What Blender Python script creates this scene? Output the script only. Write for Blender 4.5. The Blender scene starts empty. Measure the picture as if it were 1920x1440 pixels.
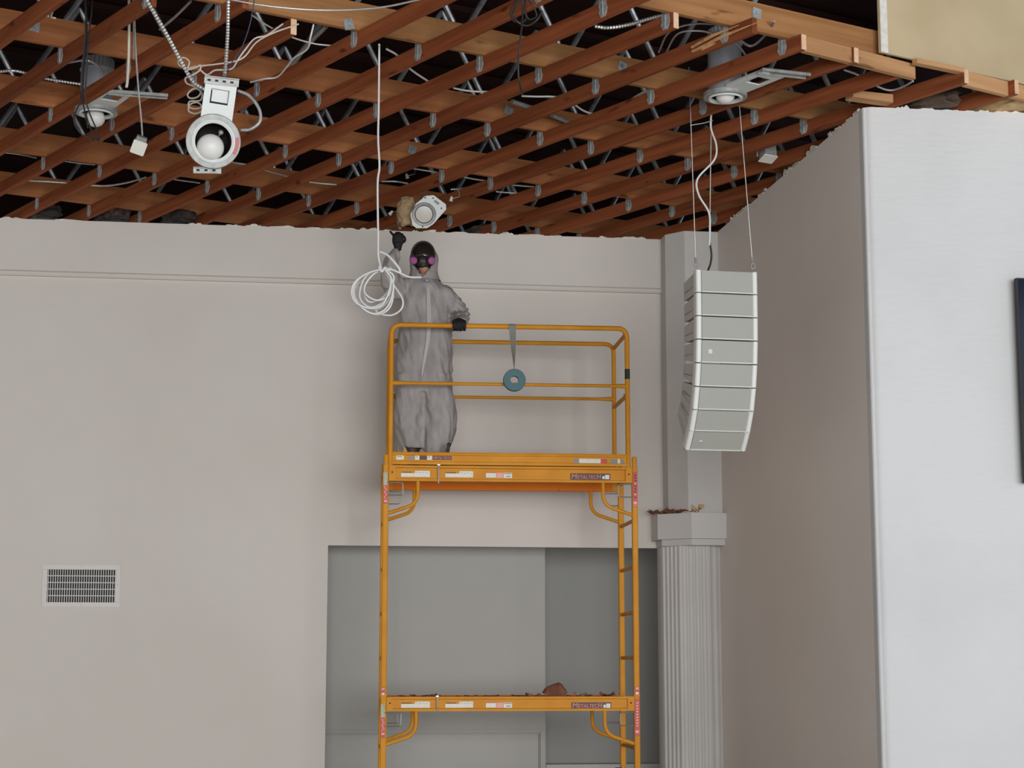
import bpy, bmesh, math, random
from mathutils import Vector, Matrix, noise

# ------------------------------------------------------------------ camera, light, exposure
scene = bpy.context.scene
C = scene.collection
FPX = 3420.0                                   # focal length in pixels of the 1920 x 1440 frame
PITCH = math.atan(525.0 / FPX)
EYE = Vector((0.0, 0.0, 1.6))
cam = bpy.data.cameras.new('camera')
cam.sensor_width = 36.0
cam.lens = 36.0 * FPX / 1920.0
cam.clip_end = 200
cam_o = bpy.data.objects.new('camera', cam)
C.objects.link(cam_o)
cam_o.location = EYE
cam_o.rotation_euler = (math.pi / 2 + PITCH, 0, 0)
scene.camera = cam_o

world = bpy.data.worlds.new('world')
scene.world = world
world.use_nodes = True
bg = world.node_tree.nodes['Background']
bg.inputs[0].default_value = (0.80, 0.90, 1.0, 1)
bg.inputs[1].default_value = 0.85

def area(name, loc, target, sx, sy, power, col):
    l = bpy.data.lights.new(name, 'AREA')
    l.shape = 'RECTANGLE'; l.size = sx; l.size_y = sy; l.energy = power; l.color = col
    o = bpy.data.objects.new(name, l); C.objects.link(o)
    o.location = loc
    o.rotation_euler = (Vector(target) - Vector(loc)).to_track_quat('-Z', 'Y').to_euler()
    return o
# daylight through the wide open doorway of the hall, behind and to the right of the camera
area('daylight_doorway', (4.0, -6.0, 2.3), (0.5, 12.0, 3.2), 12.0, 4.4, 2200, (0.96, 0.98, 1.0))

vs = scene.view_settings
vs.view_transform = 'Standard'
vs.look = 'None'
vs.exposure = 0.0
vs.gamma = 1.0
vs.use_curve_mapping = False

rnd = random.Random(7)

# ------------------------------------------------------------------ geometry of the place
def ray(u, v):
    a = (u - 960.0) / FPX; b = (720.0 - v) / FPX
    return Vector((a, math.cos(PITCH) - b * math.sin(PITCH), math.sin(PITCH) + b * math.cos(PITCH)))
def at(u, v, Y):
    r = ray(u, v); return EYE + r * (Y / r.y)
CEIL = 3.505 + EYE.z                           # underside of the ceiling joists, top of the walls
def atz(u, v, z):
    r = ray(u, v); return EYE + r * ((z - EYE.z) / r.z)
WA = math.radians(7.9)                         # the back wall runs at 7.9 degrees to the picture plane
WD = Vector((math.cos(WA), math.sin(WA), 0)); WN = Vector((math.sin(WA), -math.cos(WA), 0))
WB = Vector((1.235, 14.90, 0))
def wf(s, t, z):
    p = WB + WD * s + WN * t; return Vector((p.x, p.y, z))
def onwall(u, v, t=0.0):
    r = ray(u, v); k = ((WB + WN * t - EYE).dot(WN)) / r.dot(WN); return EYE + r * k
def sof(u, v, t=0.0):
    return (onwall(u, v, t) - WB).dot(WD)
def zof(u, v, t=0.0):
    return onwall(u, v, t).z
STAGE = 0.65

# ------------------------------------------------------------------ mesh builder
class MB:
    def __init__(s): s.v = []; s.f = []
    def add(s, vs_, fs):
        b = len(s.v); s.v += [Vector(p) for p in vs_]; s.f += [tuple(i + b for i in f) for f in fs]; return s
    def box(s, c, d, M=None):
        x, y, z = d[0] / 2, d[1] / 2, d[2] / 2
        vv = [Vector(c) + Vector(p) for p in ((-x,-y,-z),(x,-y,-z),(x,y,-z),(-x,y,-z),(-x,-y,z),(x,-y,z),(x,y,z),(-x,y,z))]
        if M is not None: vv = [M @ p for p in vv]
        return s.add(vv, [(0,3,2,1),(4,5,6,7),(0,1,5,4),(1,2,6,5),(2,3,7,6),(3,0,4,7)])
    def bbox(s, a, b, M=None):
        a = Vector(a); b = Vector(b); return s.box((a + b) / 2, b - a, M)
    def chamfer_box(s, c, d, e, M=None):
        x, y, z = d[0] / 2, d[1] / 2, d[2] / 2
        poly = [(-x+e,-y),(x-e,-y),(x,-y+e),(x,y-e),(x-e,y),(-x+e,y),(-x,y-e),(-x,-y+e)]
        poly = [(p[0] + c[0], p[1] + c[1]) for p in poly]
        return s.prism(poly, c[2] - z, c[2] + z, M)
    def prism(s, poly, z0, z1, M=None):
        n = len(poly)
        vv = [Vector((p[0], p[1], z0)) for p in poly] + [Vector((p[0], p[1], z1)) for p in poly]
        if M is not None: vv = [M @ p for p in vv]
        fs = [tuple(reversed(range(n))), tuple(range(n, 2 * n))] + [(i, (i + 1) % n, n + (i + 1) % n, n + i) for i in range(n)]
        return s.add(vv, fs)
    def tube(s, pts, r, n=8, caps=True, closed=False, square=False):
        pts = [Vector(p) for p in pts]; m = len(pts)
        rr = r if isinstance(r, (list, tuple)) else [r] * m
        ts = []
        for i in range(m):
            a = pts[(i - 1) % m] if (closed or i > 0) else pts[i]
            b = pts[(i + 1) % m] if (closed or i < m - 1) else pts[i]
            t = b - a
            ts.append(t.normalized() if t.length > 1e-9 else Vector((0, 0, 1)))
        up = Vector((0, 0, 1)) if abs(ts[0].z) < 0.9 else Vector((0, 1, 0))
        x = up.cross(ts[0]).normalized()
        base = len(s.v)
        off = math.pi / 4 if square else 0
        for i in range(m):
            x = (x - ts[i] * x.dot(ts[i]))
            x = x.normalized() if x.length > 1e-6 else ts[i].orthogonal().normalized()
            y = ts[i].cross(x)
            for k in range(n):
                a = 2 * math.pi * k / n + off
                s.v.append(pts[i] + (x * math.cos(a) + y * math.sin(a)) * rr[i])
        rng = m if closed else m - 1
        for i in range(rng):
            j = (i + 1) % m
            for k in range(n):
                s.f.append((base + i * n + k, base + i * n + (k + 1) % n, base + j * n + (k + 1) % n, base + j * n + k))
        if caps and not closed:
            s.f.append(tuple(base + k for k in reversed(range(n))))
            s.f.append(tuple(base + (m - 1) * n + k for k in range(n)))
        return s
    def lathe(s, prof, M=None, n=24, close=False):
        base = len(s.v); m = len(prof)
        for r, z in prof:
            for k in range(n):
                a = 2 * math.pi * k / n
                p = Vector((r * math.cos(a), r * math.sin(a), z))
                s.v.append(M @ p if M is not None else p)
        for i in range(m if close else m - 1):
            j = (i + 1) % m
            for k in range(n):
                s.f.append((base + i * n + k, base + i * n + (k + 1) % n, base + j * n + (k + 1) % n, base + j * n + k))
        return s
    def loft(s, rings, caps=True):
        base = len(s.v); n = len(rings[0])
        for r in rings: s.v += [Vector(p) for p in r]
        for i in range(len(rings) - 1):
            for k in range(n):
                s.f.append((base + i*n + k, base + i*n + (k+1) % n, base + (i+1)*n + (k+1) % n, base + (i+1)*n + k))
        if caps:
            s.f.append(tuple(base + k for k in reversed(range(n))))
            s.f.append(tuple(base + (len(rings) - 1) * n + k for k in range(n)))
        return s
    def ellipsoid(s, c, r, M=None, nu=16, nv=10):
        c = Vector(c)
        prof = []
        base = len(s.v)
        for j in range(nv + 1):
            ph = math.pi * j / nv
            for k in range(nu):
                a = 2 * math.pi * k / nu
                p = Vector((r[0] * math.sin(ph) * math.cos(a), r[1] * math.sin(ph) * math.sin(a), -r[2] * math.cos(ph)))
                p = (M @ p) if M is not None else p
                s.v.append(c + p)
        for j in range(nv):
            for k in range(nu):
                s.f.append((base + j*nu + k, base + j*nu + (k+1) % nu, base + (j+1)*nu + (k+1) % nu, base + (j+1)*nu + k))
        return s

MW = {}                                        # world matrix of every object made here
def to_mesh(name, mb, smooth=35):
    me = bpy.data.meshes.new(name)
    me.from_pydata([tuple(p) for p in mb.v], [], mb.f)
    bm = bmesh.new(); bm.from_mesh(me)
    bmesh.ops.remove_doubles(bm, verts=bm.verts, dist=1e-5)
    bmesh.ops.recalc_face_normals(bm, faces=bm.faces)
    bm.to_mesh(me); bm.free()
    if smooth:
        for p in me.polygons: p.use_smooth = True
        me.set_sharp_from_angle(angle=math.radians(smooth))
    return me
def put(name, me, mat, parent, M):
    """link mesh data at world matrix M (as a child of parent when given)"""
    o = bpy.data.objects.new(name, me); C.objects.link(o)
    if mat is not None and not me.materials: me.materials.append(mat)
    if parent is not None:
        o.parent = parent
        o.matrix_basis = MW[parent.name].inverted() @ M
    else:
        o.matrix_basis = M
    MW[o.name] = M.copy()
    return o
def obj(name, mb, mat, parent=None, smooth=35):
    """mesh given in world coordinates; origin at its base"""
    lo = Vector((min(p.x for p in mb.v), min(p.y for p in mb.v), min(p.z for p in mb.v)))
    hi = Vector((max(p.x for p in mb.v), max(p.y for p in mb.v), max(p.z for p in mb.v)))
    o0 = Vector(((lo.x + hi.x) / 2, (lo.y + hi.y) / 2, lo.z))
    mb.v = [p - o0 for p in mb.v]
    return put(name, to_mesh(name, mb, smooth), mat, parent, Matrix.Translation(o0))
def tag(o, label=None, cat=None, group=None, kind=None):
    if label: o['label'] = label
    if cat: o['category'] = cat
    if group: o['group'] = group
    if kind: o['kind'] = kind
    return o
def thing(name, label, cat, loc, rotz=0.0, group=None):
    o = bpy.data.objects.new(name, None); C.objects.link(o)
    o.empty_display_size = 0.1
    M = Matrix.Translation(Vector(loc)) @ Matrix.Rotation(rotz, 4, 'Z')
    o.matrix_basis = M; MW[o.name] = M.copy()
    return tag(o, label, cat, group)
def struct(name, mb, mat, label, cat=None, smooth=35):
    return tag(obj(name, mb, mat, None, smooth), label, cat, None, 'structure')
def frame(o, x, y, z):
    M = Matrix.Identity(4)
    for i in range(3):
        M[i][0] = x[i]; M[i][1] = y[i]; M[i][2] = z[i]; M[i][3] = o[i]
    return M
def smooth_path(pts, k=6):
    """Catmull-Rom through the points"""
    P = [Vector(p) for p in pts]
    if len(P) < 3: return P
    P = [P[0] * 2 - P[1]] + P + [P[-1] * 2 - P[-2]]
    out = []
    for i in range(1, len(P) - 2):
        a, b, c, d = P[i-1], P[i], P[i+1], P[i+2]
        for j in range(k):
            t = j / k
            out.append(0.5 * ((2*b) + (c - a)*t + (2*a - 5*b + 4*c - d)*t*t + (3*b - a - 3*c + d)*t*t*t))
    out.append(P[-2])
    return out
def fillet(pts, r, k=5):
    P = [Vector(p) for p in pts]; out = [P[0]]
    for i in range(1, len(P) - 1):
        a = (P[i-1] - P[i]); b = (P[i+1] - P[i])
        d = min(r, a.length * 0.49, b.length * 0.49)
        p0 = P[i] + a.normalized() * d; p1 = P[i] + b.normalized() * d
        for j in range(k + 1):
            t = j / k
            out.append((1-t)**2 * p0 + 2*t*(1-t) * P[i] + t*t * p1)
    out.append(P[-1])
    return out
def resample(pts, step):
    P = [Vector(p) for p in pts]; out = [P[0]]; acc = 0.0
    for a, b in zip(P, P[1:]):
        L = (b - a).length
        if L < 1e-9: continue
        d = step - acc
        while d <= L:
            out.append(a + (b - a) * (d / L)); d += step
        acc = L - (d - step)
    return out

# ------------------------------------------------------------------ materials
def mat(name, base, rough=0.6, metal=0.0, spec=0.5):
    m = bpy.data.materials.new(name); m.use_nodes = True
    b = m.node_tree.nodes['Principled BSDF']
    b.inputs['Base Color'].default_value = (*base, 1)
    b.inputs['Roughness'].default_value = rough
    b.inputs['Metallic'].default_value = metal
    b.inputs['Specular IOR Level'].default_value = spec
    return m
def nodes(m): return m.node_tree.nodes, m.node_tree.links, m.node_tree.nodes['Principled BSDF']
def noisy(name, c1, c2, scale=(8, 8, 8), rough=0.6, metal=0.0, bump=0.0, bscale=60, detail=4, rand=0.0, spec=0.5, lo=0.35, hi=0.65, bstretch=(1, 1, 1), bdist=0.01, knots=False):
    m = mat(name, c1, rough, metal, spec); N, L, b = nodes(m)
    tc = N.new('ShaderNodeTexCoord'); mp = N.new('ShaderNodeMapping')
    mp.inputs['Scale'].default_value = scale
    L.new(tc.outputs['Object'], mp.inputs['Vector'])
    src = mp.outputs['Vector']
    oi = N.new('ShaderNodeObjectInfo')
    ad = N.new('ShaderNodeVectorMath'); ad.operation = 'ADD'
    sc = N.new('ShaderNodeMath'); sc.operation = 'MULTIPLY'; sc.inputs[1].default_value = 37.0
    L.new(oi.outputs['Random'], sc.inputs[0]); L.new(src, ad.inputs[0]); L.new(sc.outputs[0], ad.inputs[1])
    nz = N.new('ShaderNodeTexNoise'); nz.inputs['Scale'].default_value = 1.0; nz.inputs['Detail'].default_value = detail
    L.new(ad.outputs[0], nz.inputs['Vector'])
    cr = N.new('ShaderNodeValToRGB'); cr.color_ramp.elements[0].position = lo; cr.color_ramp.elements[1].position = hi
    cr.color_ramp.elements[0].color = (*c1, 1); cr.color_ramp.elements[1].color = (*c2, 1)
    L.new(nz.outputs['Fac'], cr.inputs['Fac'])
    out = cr.outputs['Color']
    if rand:
        hs = N.new('ShaderNodeHueSaturation')
        mr = N.new('ShaderNodeMapRange'); mr.inputs['To Min'].default_value = 1 - rand; mr.inputs['To Max'].default_value = 1 + rand
        L.new(oi.outputs['Random'], mr.inputs['Value']); L.new(mr.outputs['Result'], hs.inputs['Value'])
        L.new(out, hs.inputs['Color']); out = hs.outputs['Color']
    if knots:
        mk = N.new('ShaderNodeMapping'); mk.inputs['Scale'].default_value = (4.5, 16, 16)
        L.new(tc.outputs['Object'], mk.inputs['Vector'])
        ak = N.new('ShaderNodeVectorMath'); ak.operation = 'ADD'
        L.new(mk.outputs['Vector'], ak.inputs[0]); L.new(sc.outputs[0], ak.inputs[1])
        nk = N.new('ShaderNodeTexNoise'); nk.inputs['Scale'].default_value = 1.0; nk.inputs['Detail'].default_value = 1.5
        L.new(ak.outputs[0], nk.inputs['Vector'])
        rk = N.new('ShaderNodeValToRGB'); rk.color_ramp.elements[0].position = 0.24; rk.color_ramp.elements[1].position = 0.33
        rk.color_ramp.elements[0].color = (0.42, 0.36, 0.34, 1); rk.color_ramp.elements[1].color = (1, 1, 1, 1)
        L.new(nk.outputs['Fac'], rk.inputs['Fac'])
        mx = N.new('ShaderNodeMix'); mx.data_type = 'RGBA'; mx.blend_type = 'MULTIPLY'; mx.inputs['Factor'].default_value = 1.0
        L.new(out, mx.inputs[6]); L.new(rk.outputs['Color'], mx.inputs[7]); out = mx.outputs[2]
    L.new(out, b.inputs['Base Color'])
    if bump:
        mp2 = N.new('ShaderNodeMapping'); mp2.inputs['Scale'].default_value = bstretch
        L.new(tc.outputs['Object'], mp2.inputs['Vector'])
        n2 = N.new('ShaderNodeTexNoise'); n2.inputs['Scale'].default_value = bscale; n2.inputs['Detail'].default_value = 5
        L.new(mp2.outputs['Vector'], n2.inputs['Vector'])
        bp = N.new('ShaderNodeBump'); bp.inputs['Strength'].default_value = bump; bp.inputs['Distance'].default_value = bdist
        L.new(n2.outputs['Fac'], bp.inputs['Height']); L.new(bp.outputs['Normal'], b.inputs['Normal'])
    return m
M_wall = noisy('painted_wall', (0.60, 0.55, 0.50), (0.64, 0.59, 0.54), (0.7, 0.7, 0.7), 0.75, bump=0.10, bscale=30)
M_front = noisy('textured_white_wall', (0.58, 0.575, 0.57), (0.62, 0.615, 0.61), (1.2, 1.2, 1.2), 0.75, bump=0.35, bscale=9, bstretch=(1, 1, 3.2), bdist=0.012)
M_side = noisy('side_wall_paint', (0.79, 0.725, 0.67), (0.83, 0.765, 0.71), (0.8, 0.8, 0.8), 0.75, bump=0.12, bscale=26)
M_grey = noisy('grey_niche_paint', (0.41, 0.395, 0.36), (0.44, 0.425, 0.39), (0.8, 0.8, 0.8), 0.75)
M_grey_shade = noisy('recess_shaded_grey_paint', (0.35, 0.34, 0.315), (0.37, 0.36, 0.335), (0.8, 0.8, 0.8), 0.75)  # same grey, the shade of the deeper recess put into the colour
M_trim = noisy('white_trim_paint', (0.555, 0.53, 0.50), (0.595, 0.57, 0.54), (2, 2, 2), 0.6)
M_vent = mat('vent_enamel', (0.63, 0.59, 0.55), 0.5)
M_cream = noisy('cream_drywall', (0.47, 0.365, 0.215), (0.52, 0.41, 0.25), (2.5, 2.5, 2.5), 0.85)
M_left = noisy('left_wall_paint', (0.78, 0.74, 0.70), (0.82, 0.78, 0.74), (0.7, 0.7, 0.7), 0.75)
M_floor = noisy('bare_floor', (0.60, 0.54, 0.46), (0.68, 0.62, 0.54), (3, 3, 3), 0.7)
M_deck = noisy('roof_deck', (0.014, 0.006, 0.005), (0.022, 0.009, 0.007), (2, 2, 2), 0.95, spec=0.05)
M_joist = noisy('joist_wood', (0.17, 0.044, 0.015), (0.27, 0.078, 0.028), (1.2, 26, 26), 0.8, rand=0.18, detail=7, spec=0.15, knots=True)
M_chord = noisy('truss_wood', (0.29, 0.105, 0.040), (0.41, 0.160, 0.062), (1.0, 20, 20), 0.8, rand=0.14, detail=7, spec=0.15, knots=True)
M_chordl = noisy('pale_truss_wood', (0.27, 0.120, 0.045), (0.38, 0.185, 0.075), (1.0, 20, 20), 0.8, rand=0.1, detail=7, spec=0.15, knots=True)
M_fresh = noisy('fresh_lumber', (0.42, 0.215, 0.095), (0.56, 0.315, 0.15), (1.0, 20, 20), 0.8, rand=0.1, detail=7, spec=0.2, knots=True)
M_endg = noisy('end_grain', (0.66, 0.42, 0.26), (0.74, 0.50, 0.33), (30, 30, 30), 0.8)
M_galv = noisy('galvanised_steel', (0.24, 0.24, 0.23), (0.33, 0.33, 0.315), (25, 25, 25), 0.5, 0.35)
M_galvd = noisy('dull_hanger_steel', (0.26, 0.275, 0.275), (0.40, 0.415, 0.41), (30, 30, 30), 0.5, 0.3)
M_web = noisy('web_tube_steel', (0.22, 0.23, 0.24), (0.34, 0.35, 0.36), (25, 25, 25), 0.4, 0.75)
M_can = noisy('bright_sheet_steel', (0.46, 0.49, 0.54), (0.54, 0.57, 0.62), (4, 4, 4), 0.30, 0.45)
M_flex = noisy('flex_conduit', (0.50, 0.49, 0.46), (0.62, 0.61, 0.58), (30, 30, 30), 0.4, 0.7)
M_black = mat('black_rubber', (0.018, 0.016, 0.016), 0.6)
M_dkin = mat('dark_reflector', (0.035, 0.030, 0.026), 0.18, 0.3)
M_whitep = mat('white_enamel', (0.58, 0.60, 0.58), 0.5)
M_cable = mat('white_cable', (0.60, 0.59, 0.57), 0.5)
M_cablec = mat('cream_cable', (0.52, 0.47, 0.39), 0.55)
M_bulb = mat('frosted_bulb', (0.60, 0.585, 0.56), 0.45)
M_yel = noisy('yellow_paint', (0.60, 0.24, 0.014), (0.66, 0.285, 0.022), (6, 6, 6), 0.55, rand=0.04, spec=0.2)
M_yel_bounce = noisy('bounce_lit_yellow_paint', (0.76, 0.185, 0.006), (0.80, 0.20, 0.008), (6, 6, 6), 0.6, spec=0.2)  # same yellow paint, its bounce-lit orange put into the colour for the rear beams
M_ply = noisy('platform_plywood', (0.20, 0.11, 0.06), (0.30, 0.18, 0.10), (2, 20, 20), 0.8)
M_zinc = mat('zinc_pin', (0.62, 0.63, 0.64), 0.3, 0.9)
M_red = mat('red_sticker', (0.55, 0.045, 0.035), 0.5)
M_pink = mat('pink_print', (0.74, 0.36, 0.33), 0.5)
M_grn = noisy('worn_green_print', (0.30, 0.32, 0.20), (0.46, 0.46, 0.34), (60, 60, 60), 0.5)
M_lab = noisy('white_sticker', (0.66, 0.66, 0.58), (0.74, 0.73, 0.66), (40, 40, 40), 0.5)
M_labg = mat('grey_print', (0.22, 0.23, 0.22), 0.5)
M_brand = mat('dark_red_sticker', (0.065, 0.014, 0.010), 0.5)
M_brandt = mat('pale_red_lettering', (0.70, 0.22, 0.16), 0.5)
M_cov = noisy('white_coverall_fabric', (0.265, 0.240, 0.230), (0.355, 0.325, 0.312), (16, 16, 7), 0.8, bump=0.25, bscale=22, bdist=0.01, bstretch=(1, 1, 0.5))
M_zip = mat('zipper_flap', (0.43, 0.40, 0.385), 0.7)
M_skin = mat('skin', (0.42, 0.20, 0.12), 0.55)
M_visor = mat('dark_visor', (0.022, 0.014, 0.012), 0.16)
M_mask = mat('mask_rubber', (0.020, 0.016, 0.018), 0.5)
M_filter = noisy('pink_filter', (0.27, 0.065, 0.20), (0.34, 0.09, 0.26), (60, 60, 60), 0.7)
M_glove = noisy('black_glove', (0.010, 0.009, 0.009), (0.024, 0.021, 0.021), (30, 30, 30), 0.7, spec=0.25)
M_boot = mat('dark_brown_boot', (0.05, 0.025, 0.020), 0.6)
M_spk = mat('speaker_white', (0.74, 0.74, 0.70), 0.5)
M_spkside = mat('shaded_speaker_side', (0.60, 0.57, 0.54), 0.6)  # white cabinet flanks' shade put into this beige-grey; vent slats reuse it
M_grille = noisy('speaker_grille', (0.345, 0.342, 0.305), (0.375, 0.372, 0.335), (220, 220, 220), 0.7)
M_tape = mat('teal_tape', (0.055, 0.135, 0.150), 0.6)
M_tapes = mat('tape_strip', (0.20, 0.20, 0.17), 0.6)
M_dark = mat('dark_gap', (0.012, 0.012, 0.012), 0.8)
M_screen = mat('screen_glass', (0.012, 0.016, 0.030), 0.12)
M_paper = noisy('torn_brown_paper', (0.17, 0.055, 0.028), (0.26, 0.10, 0.055), (18, 18, 18), 0.85, rand=0.2)
M_kraft = noisy('kraft_paper', (0.46, 0.28, 0.13), (0.60, 0.40, 0.20), (10, 10, 10), 0.8)
M_kraftd = noisy('darker_kraft_paper', (0.20, 0.13, 0.06), (0.38, 0.27, 0.15), (12, 12, 12), 0.85, bump=0.6, bscale=26, bdist=0.02)  # kraft tone set darker, with more crumple in the bump
M_insul = noisy('dark_insulation', (0.025, 0.020, 0.018), (0.12, 0.07, 0.04), (7, 7, 7), 0.8, lo=0.45, hi=0.75)
M_plast = noisy('torn_plaster', (0.62, 0.58, 0.50), (0.72, 0.69, 0.62), (30, 30, 30), 0.9)

# ------------------------------------------------------------------ the setting
struct('floor', MB().bbox((-9, -8, -0.1), (9, 19, 0)), M_floor, 'bare floor of the hall', 'floor')
struct('stage_platform', MB().prism([(-8.5, 9.6), (6.5, 9.6), (6.5, 18.5), (-8.5, 18.5)], 0.0, STAGE), M_floor, 'raised stage floor under the scaffold', 'floor')
FLR = STAGE

# back wall with its opening; the wall above the ledge stands a little proud
WTOP = CEIL
sL = sof(615, 1030); zO = zof(900, 1025)
zM = zof(620, 534)                             # underside of the proud upper band
S_LEFT, S_END = -7.6, 0.55
mb = MB()
def wbox(mb, s0, s1, t0, t1, z0, z1):
    p = [wf(s0, t0, z0), wf(s1, t0, z0), wf(s1, t1, z0), wf(s0, t1, z0)]
    return mb.prism([(q.x, q.y) for q in p], z0, z1)
wbox(mb, S_LEFT, sL, -0.035, 0, FLR, WTOP)
wbox(mb, sL, S_END, -0.035, 0, zO, WTOP)
wall_back = struct('wall_back', mb, M_wall, 'beige painted back wall behind the scaffold', 'wall')
mb = MB()
# proud band with a small rounded ledge along its lower edge
prof = [(0.0, zM - 0.0), (0.030, zM), (0.042, zM + 0.012), (0.042, zM + 0.030), (0.030, zM + 0.045), (0.028, WTOP), (0.0, WTOP)]
ra = [[wf(s, t - 0.002, z) for t, z in prof] for s in (S_LEFT, 0.02)]
mb.loft(ra)
struct('trim_1', mb, M_wall, 'shallow ledge band along the top of the back wall', 'trim', smooth=20)

# niche behind the opening
sR1 = sof(1022, 1100, -0.55)
mb = MB()
wbox(mb, sL - 1.2, sR1, -0.65, -0.55, FLR, zO + 0.5)
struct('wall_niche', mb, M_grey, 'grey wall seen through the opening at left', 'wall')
mb = MB()
wbox(mb, sR1 - 0.6, 1.4, -1.30, -1.20, FLR, zO + 0.5)
struct('wall_niche_deep', mb, M_grey_shade, 'grey wall set deeper in the opening, recess shade in its colour', 'wall')
mb = MB()
wbox(mb, sL - 1.2, 1.4, -1.30, -0.035, zO + 0.5, zO + 0.56)
wbox(mb, sL - 1.3, sL - 1.2, -1.30, -0.035, FLR, zO + 0.56)
wbox(mb, 1.4, 1.5, -1.30, -0.035, FLR, zO + 0.56)
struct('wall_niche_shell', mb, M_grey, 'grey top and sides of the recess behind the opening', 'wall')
# applied moulding on the niche wall and the sill at its foot
zm = zof(800, 1372, -0.53)
xm = sof(1015, 1400, -0.53)
def mould(mb, a, b, w=0.036, h=0.030):
    """stepped moulding strip between two points given as (s, z) on the niche wall"""
    a = Vector(a); b = Vector(b); d = (b - a).normalized(); n = Vector((-d.y, d.x))
    for o0, o1, hh in ((-w/2, w/2, h*0.5), (-w/5, w/5, h), (-w/2, -w/2 + 0.005, h), ):
        p = [a + n*o0, b + n*o0, b + n*o1, a + n*o1]
        v = [wf(q.x, -0.551, q.y) for q in p] + [wf(q.x, -0.551 + hh, q.y) for q in p]
        mb.add(v, [(0,3,2,1),(4,5,6,7),(0,1,5,4),(1,2,6,5),(2,3,7,6),(3,0,4,7)])
mb = MB()
mould(mb, (sL - 0.5, zm), (xm, zm)); mould(mb, (xm, zm), (xm, FLR))
struct('trim_2', mb, M_grey, 'grey panel moulding on the niche wall', 'trim', smooth=0)
mb = MB()
wbox(mb, sof(1022, 1430, -1.0), 1.35, -1.2, -0.95, FLR, zof(1130, 1433, -0.95))
struct('trim_3', mb, M_trim, 'pale sill along the foot of the niche', 'trim')

# right wall and the bright wall facing the camera
mb = MB()
pts = [(0.392, -0.32), (0.484, 3.70), (0.62, 3.70), (0.62, -0.32)]
mb.prism([(wf(s, t, 0).x, wf(s, t, 0).y) for s, t in pts], FLR, WTOP)
struct('wall_right', mb, M_side, 'shaded taupe side wall beside the speaker array', 'wall')
mb = MB()
s2 = sof(1648, 800, 3.80)
rr = 0.020
arc = [(0.484 + rr - rr*math.cos(a), 3.782 - rr + rr*math.sin(a)) for a in [i*math.pi/2/6 for i in range(7)]]
pts = [(0.484, 3.70)] + arc + [(s2 - 0.01, 3.792), (s2 + 0.02, 3.800), (4.2, 3.800), (4.2, 3.70)]
mb.prism([(wf(s, t, 0).x, wf(s, t, 0).y) for s, t in pts], 0.0, WTOP)
struct('wall_front', mb, M_front, 'bright white textured wall at right facing the camera', 'wall', smooth=50)
# far left side of the hall
mb = MB(); wbox(mb, S_LEFT - 0.12, S_LEFT, -0.03, 12.0, 0.0, WTOP)
struct('wall_left', mb, M_left, 'left side wall of the hall outside the view', 'wall')
# wall added behind to keep the attic dark
mb = MB(); wbox(mb, S_LEFT, 5.0, -1.75, -1.65, CEIL - 0.4, CEIL + 1.0)
struct('wall_attic_blocker', mb, M_deck, 'dark panel added to close off light at the attic end', 'wall')

# torn plaster lips left along the tops of the walls
def torn(name, parent, path, nrm, seed, hi=0.022):
    r = random.Random(seed); mb = MB(); a, b = path; L = (b - a).length; d = (b - a).normalized(); x = 0.0
    while x < L:
        w = r.uniform(0.04, 0.22)
        if r.random() < 0.62:
            k = r.randint(4, 7); h0 = r.uniform(0.25, 1.0) * hi
            low = []; top = []
            for i in range(k + 1):
                q = a + d * min(L, x + w * i / k)
                low.append(q + Vector((0, 0, -0.004)))
                top.append(q + Vector((0, 0, (0.1 + 0.9 * r.random()) * h0 * (0.3 if i in (0, k) else 1))))
            for off in (0.0,):
                v = [p + nrm * 0.004 for p in low] + [p + nrm * 0.012 * r.random() for p in top] + [p - nrm * 0.012 for p in low] + [p - nrm * 0.012 for p in top]
                n = k + 1; f = []
                for i in range(k):
                    f += [(i, i+1, n+i+1, n+i), (2*n+i, 3*n+i, 3*n+i+1, 2*n+i+1), (n+i, n+i+1, 3*n+i+1, 3*n+i)]
                f += [(0, n, 3*n, 2*n), (k, 2*n+k, 3*n+k, n+k)]
                mb.add(v, f)
        x += w + r.uniform(0.0, 0.06)
    o = obj(name, mb, M_plast, parent, smooth=0); o['kind'] = 'stuff'
torn('torn_plaster_edge', wall_back, (wf(-6.2, 0.028, WTOP), wf(0.0, 0.028, WTOP)), WN, 3)
wr = bpy.data.objects['wall_right']; wfr = bpy.data.objects['wall_front']
torn('torn_plaster_edge', wr, (wf(0.395, 0.3, WTOP), wf(0.484, 3.70, WTOP)), -WD, 5, 0.035)
torn('torn_plaster_edge', wfr, (wf(0.49, 3.79, WTOP), wf(2.2, 3.80, WTOP)), WN, 6, 0.026)

# ---------------------------------------------------------------- octagonal corner column
def tier(a, ta, b, tb, c=0.62):
    """plan of the half column: left face, canted face, front face (s, t)"""
    return [(c, -0.03), (a, -0.03), (a, ta), (b, tb), (c, tb)]
def planw(poly): return [(wf(s, t, 0).x, wf(s, t, 0).y) for s, t in poly]
col = thing('corner_column', 'white octagonal fluted column with block capital in the corner', 'column', wf(0.15, 0.2, FLR), WA)
col['kind'] = 'structure'
z_ct = zof(1297, 961, 0.46); z_cb = zof(1297, 1009, 0.46); z_bb = zof(1297, 1022, 0.40)
ua = sof(1250, 700, 0.19); ub = sof(1287, 700, 0.35)
obj('upper_shaft', MB().prism(planw(tier(ua, 0.19, ub, 0.35)), z_ct, WTOP), M_trim, col)
ca = sof(1233, 985, 0.25); cb = sof(1297, 985, 0.46)
obj('capital_block', MB().prism(planw(tier(ca, 0.25, cb, 0.46)), z_cb, z_ct), M_trim, col)
ba = sof(1241, 1015, 0.22); bb = sof(1297, 1015, 0.41)
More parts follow.
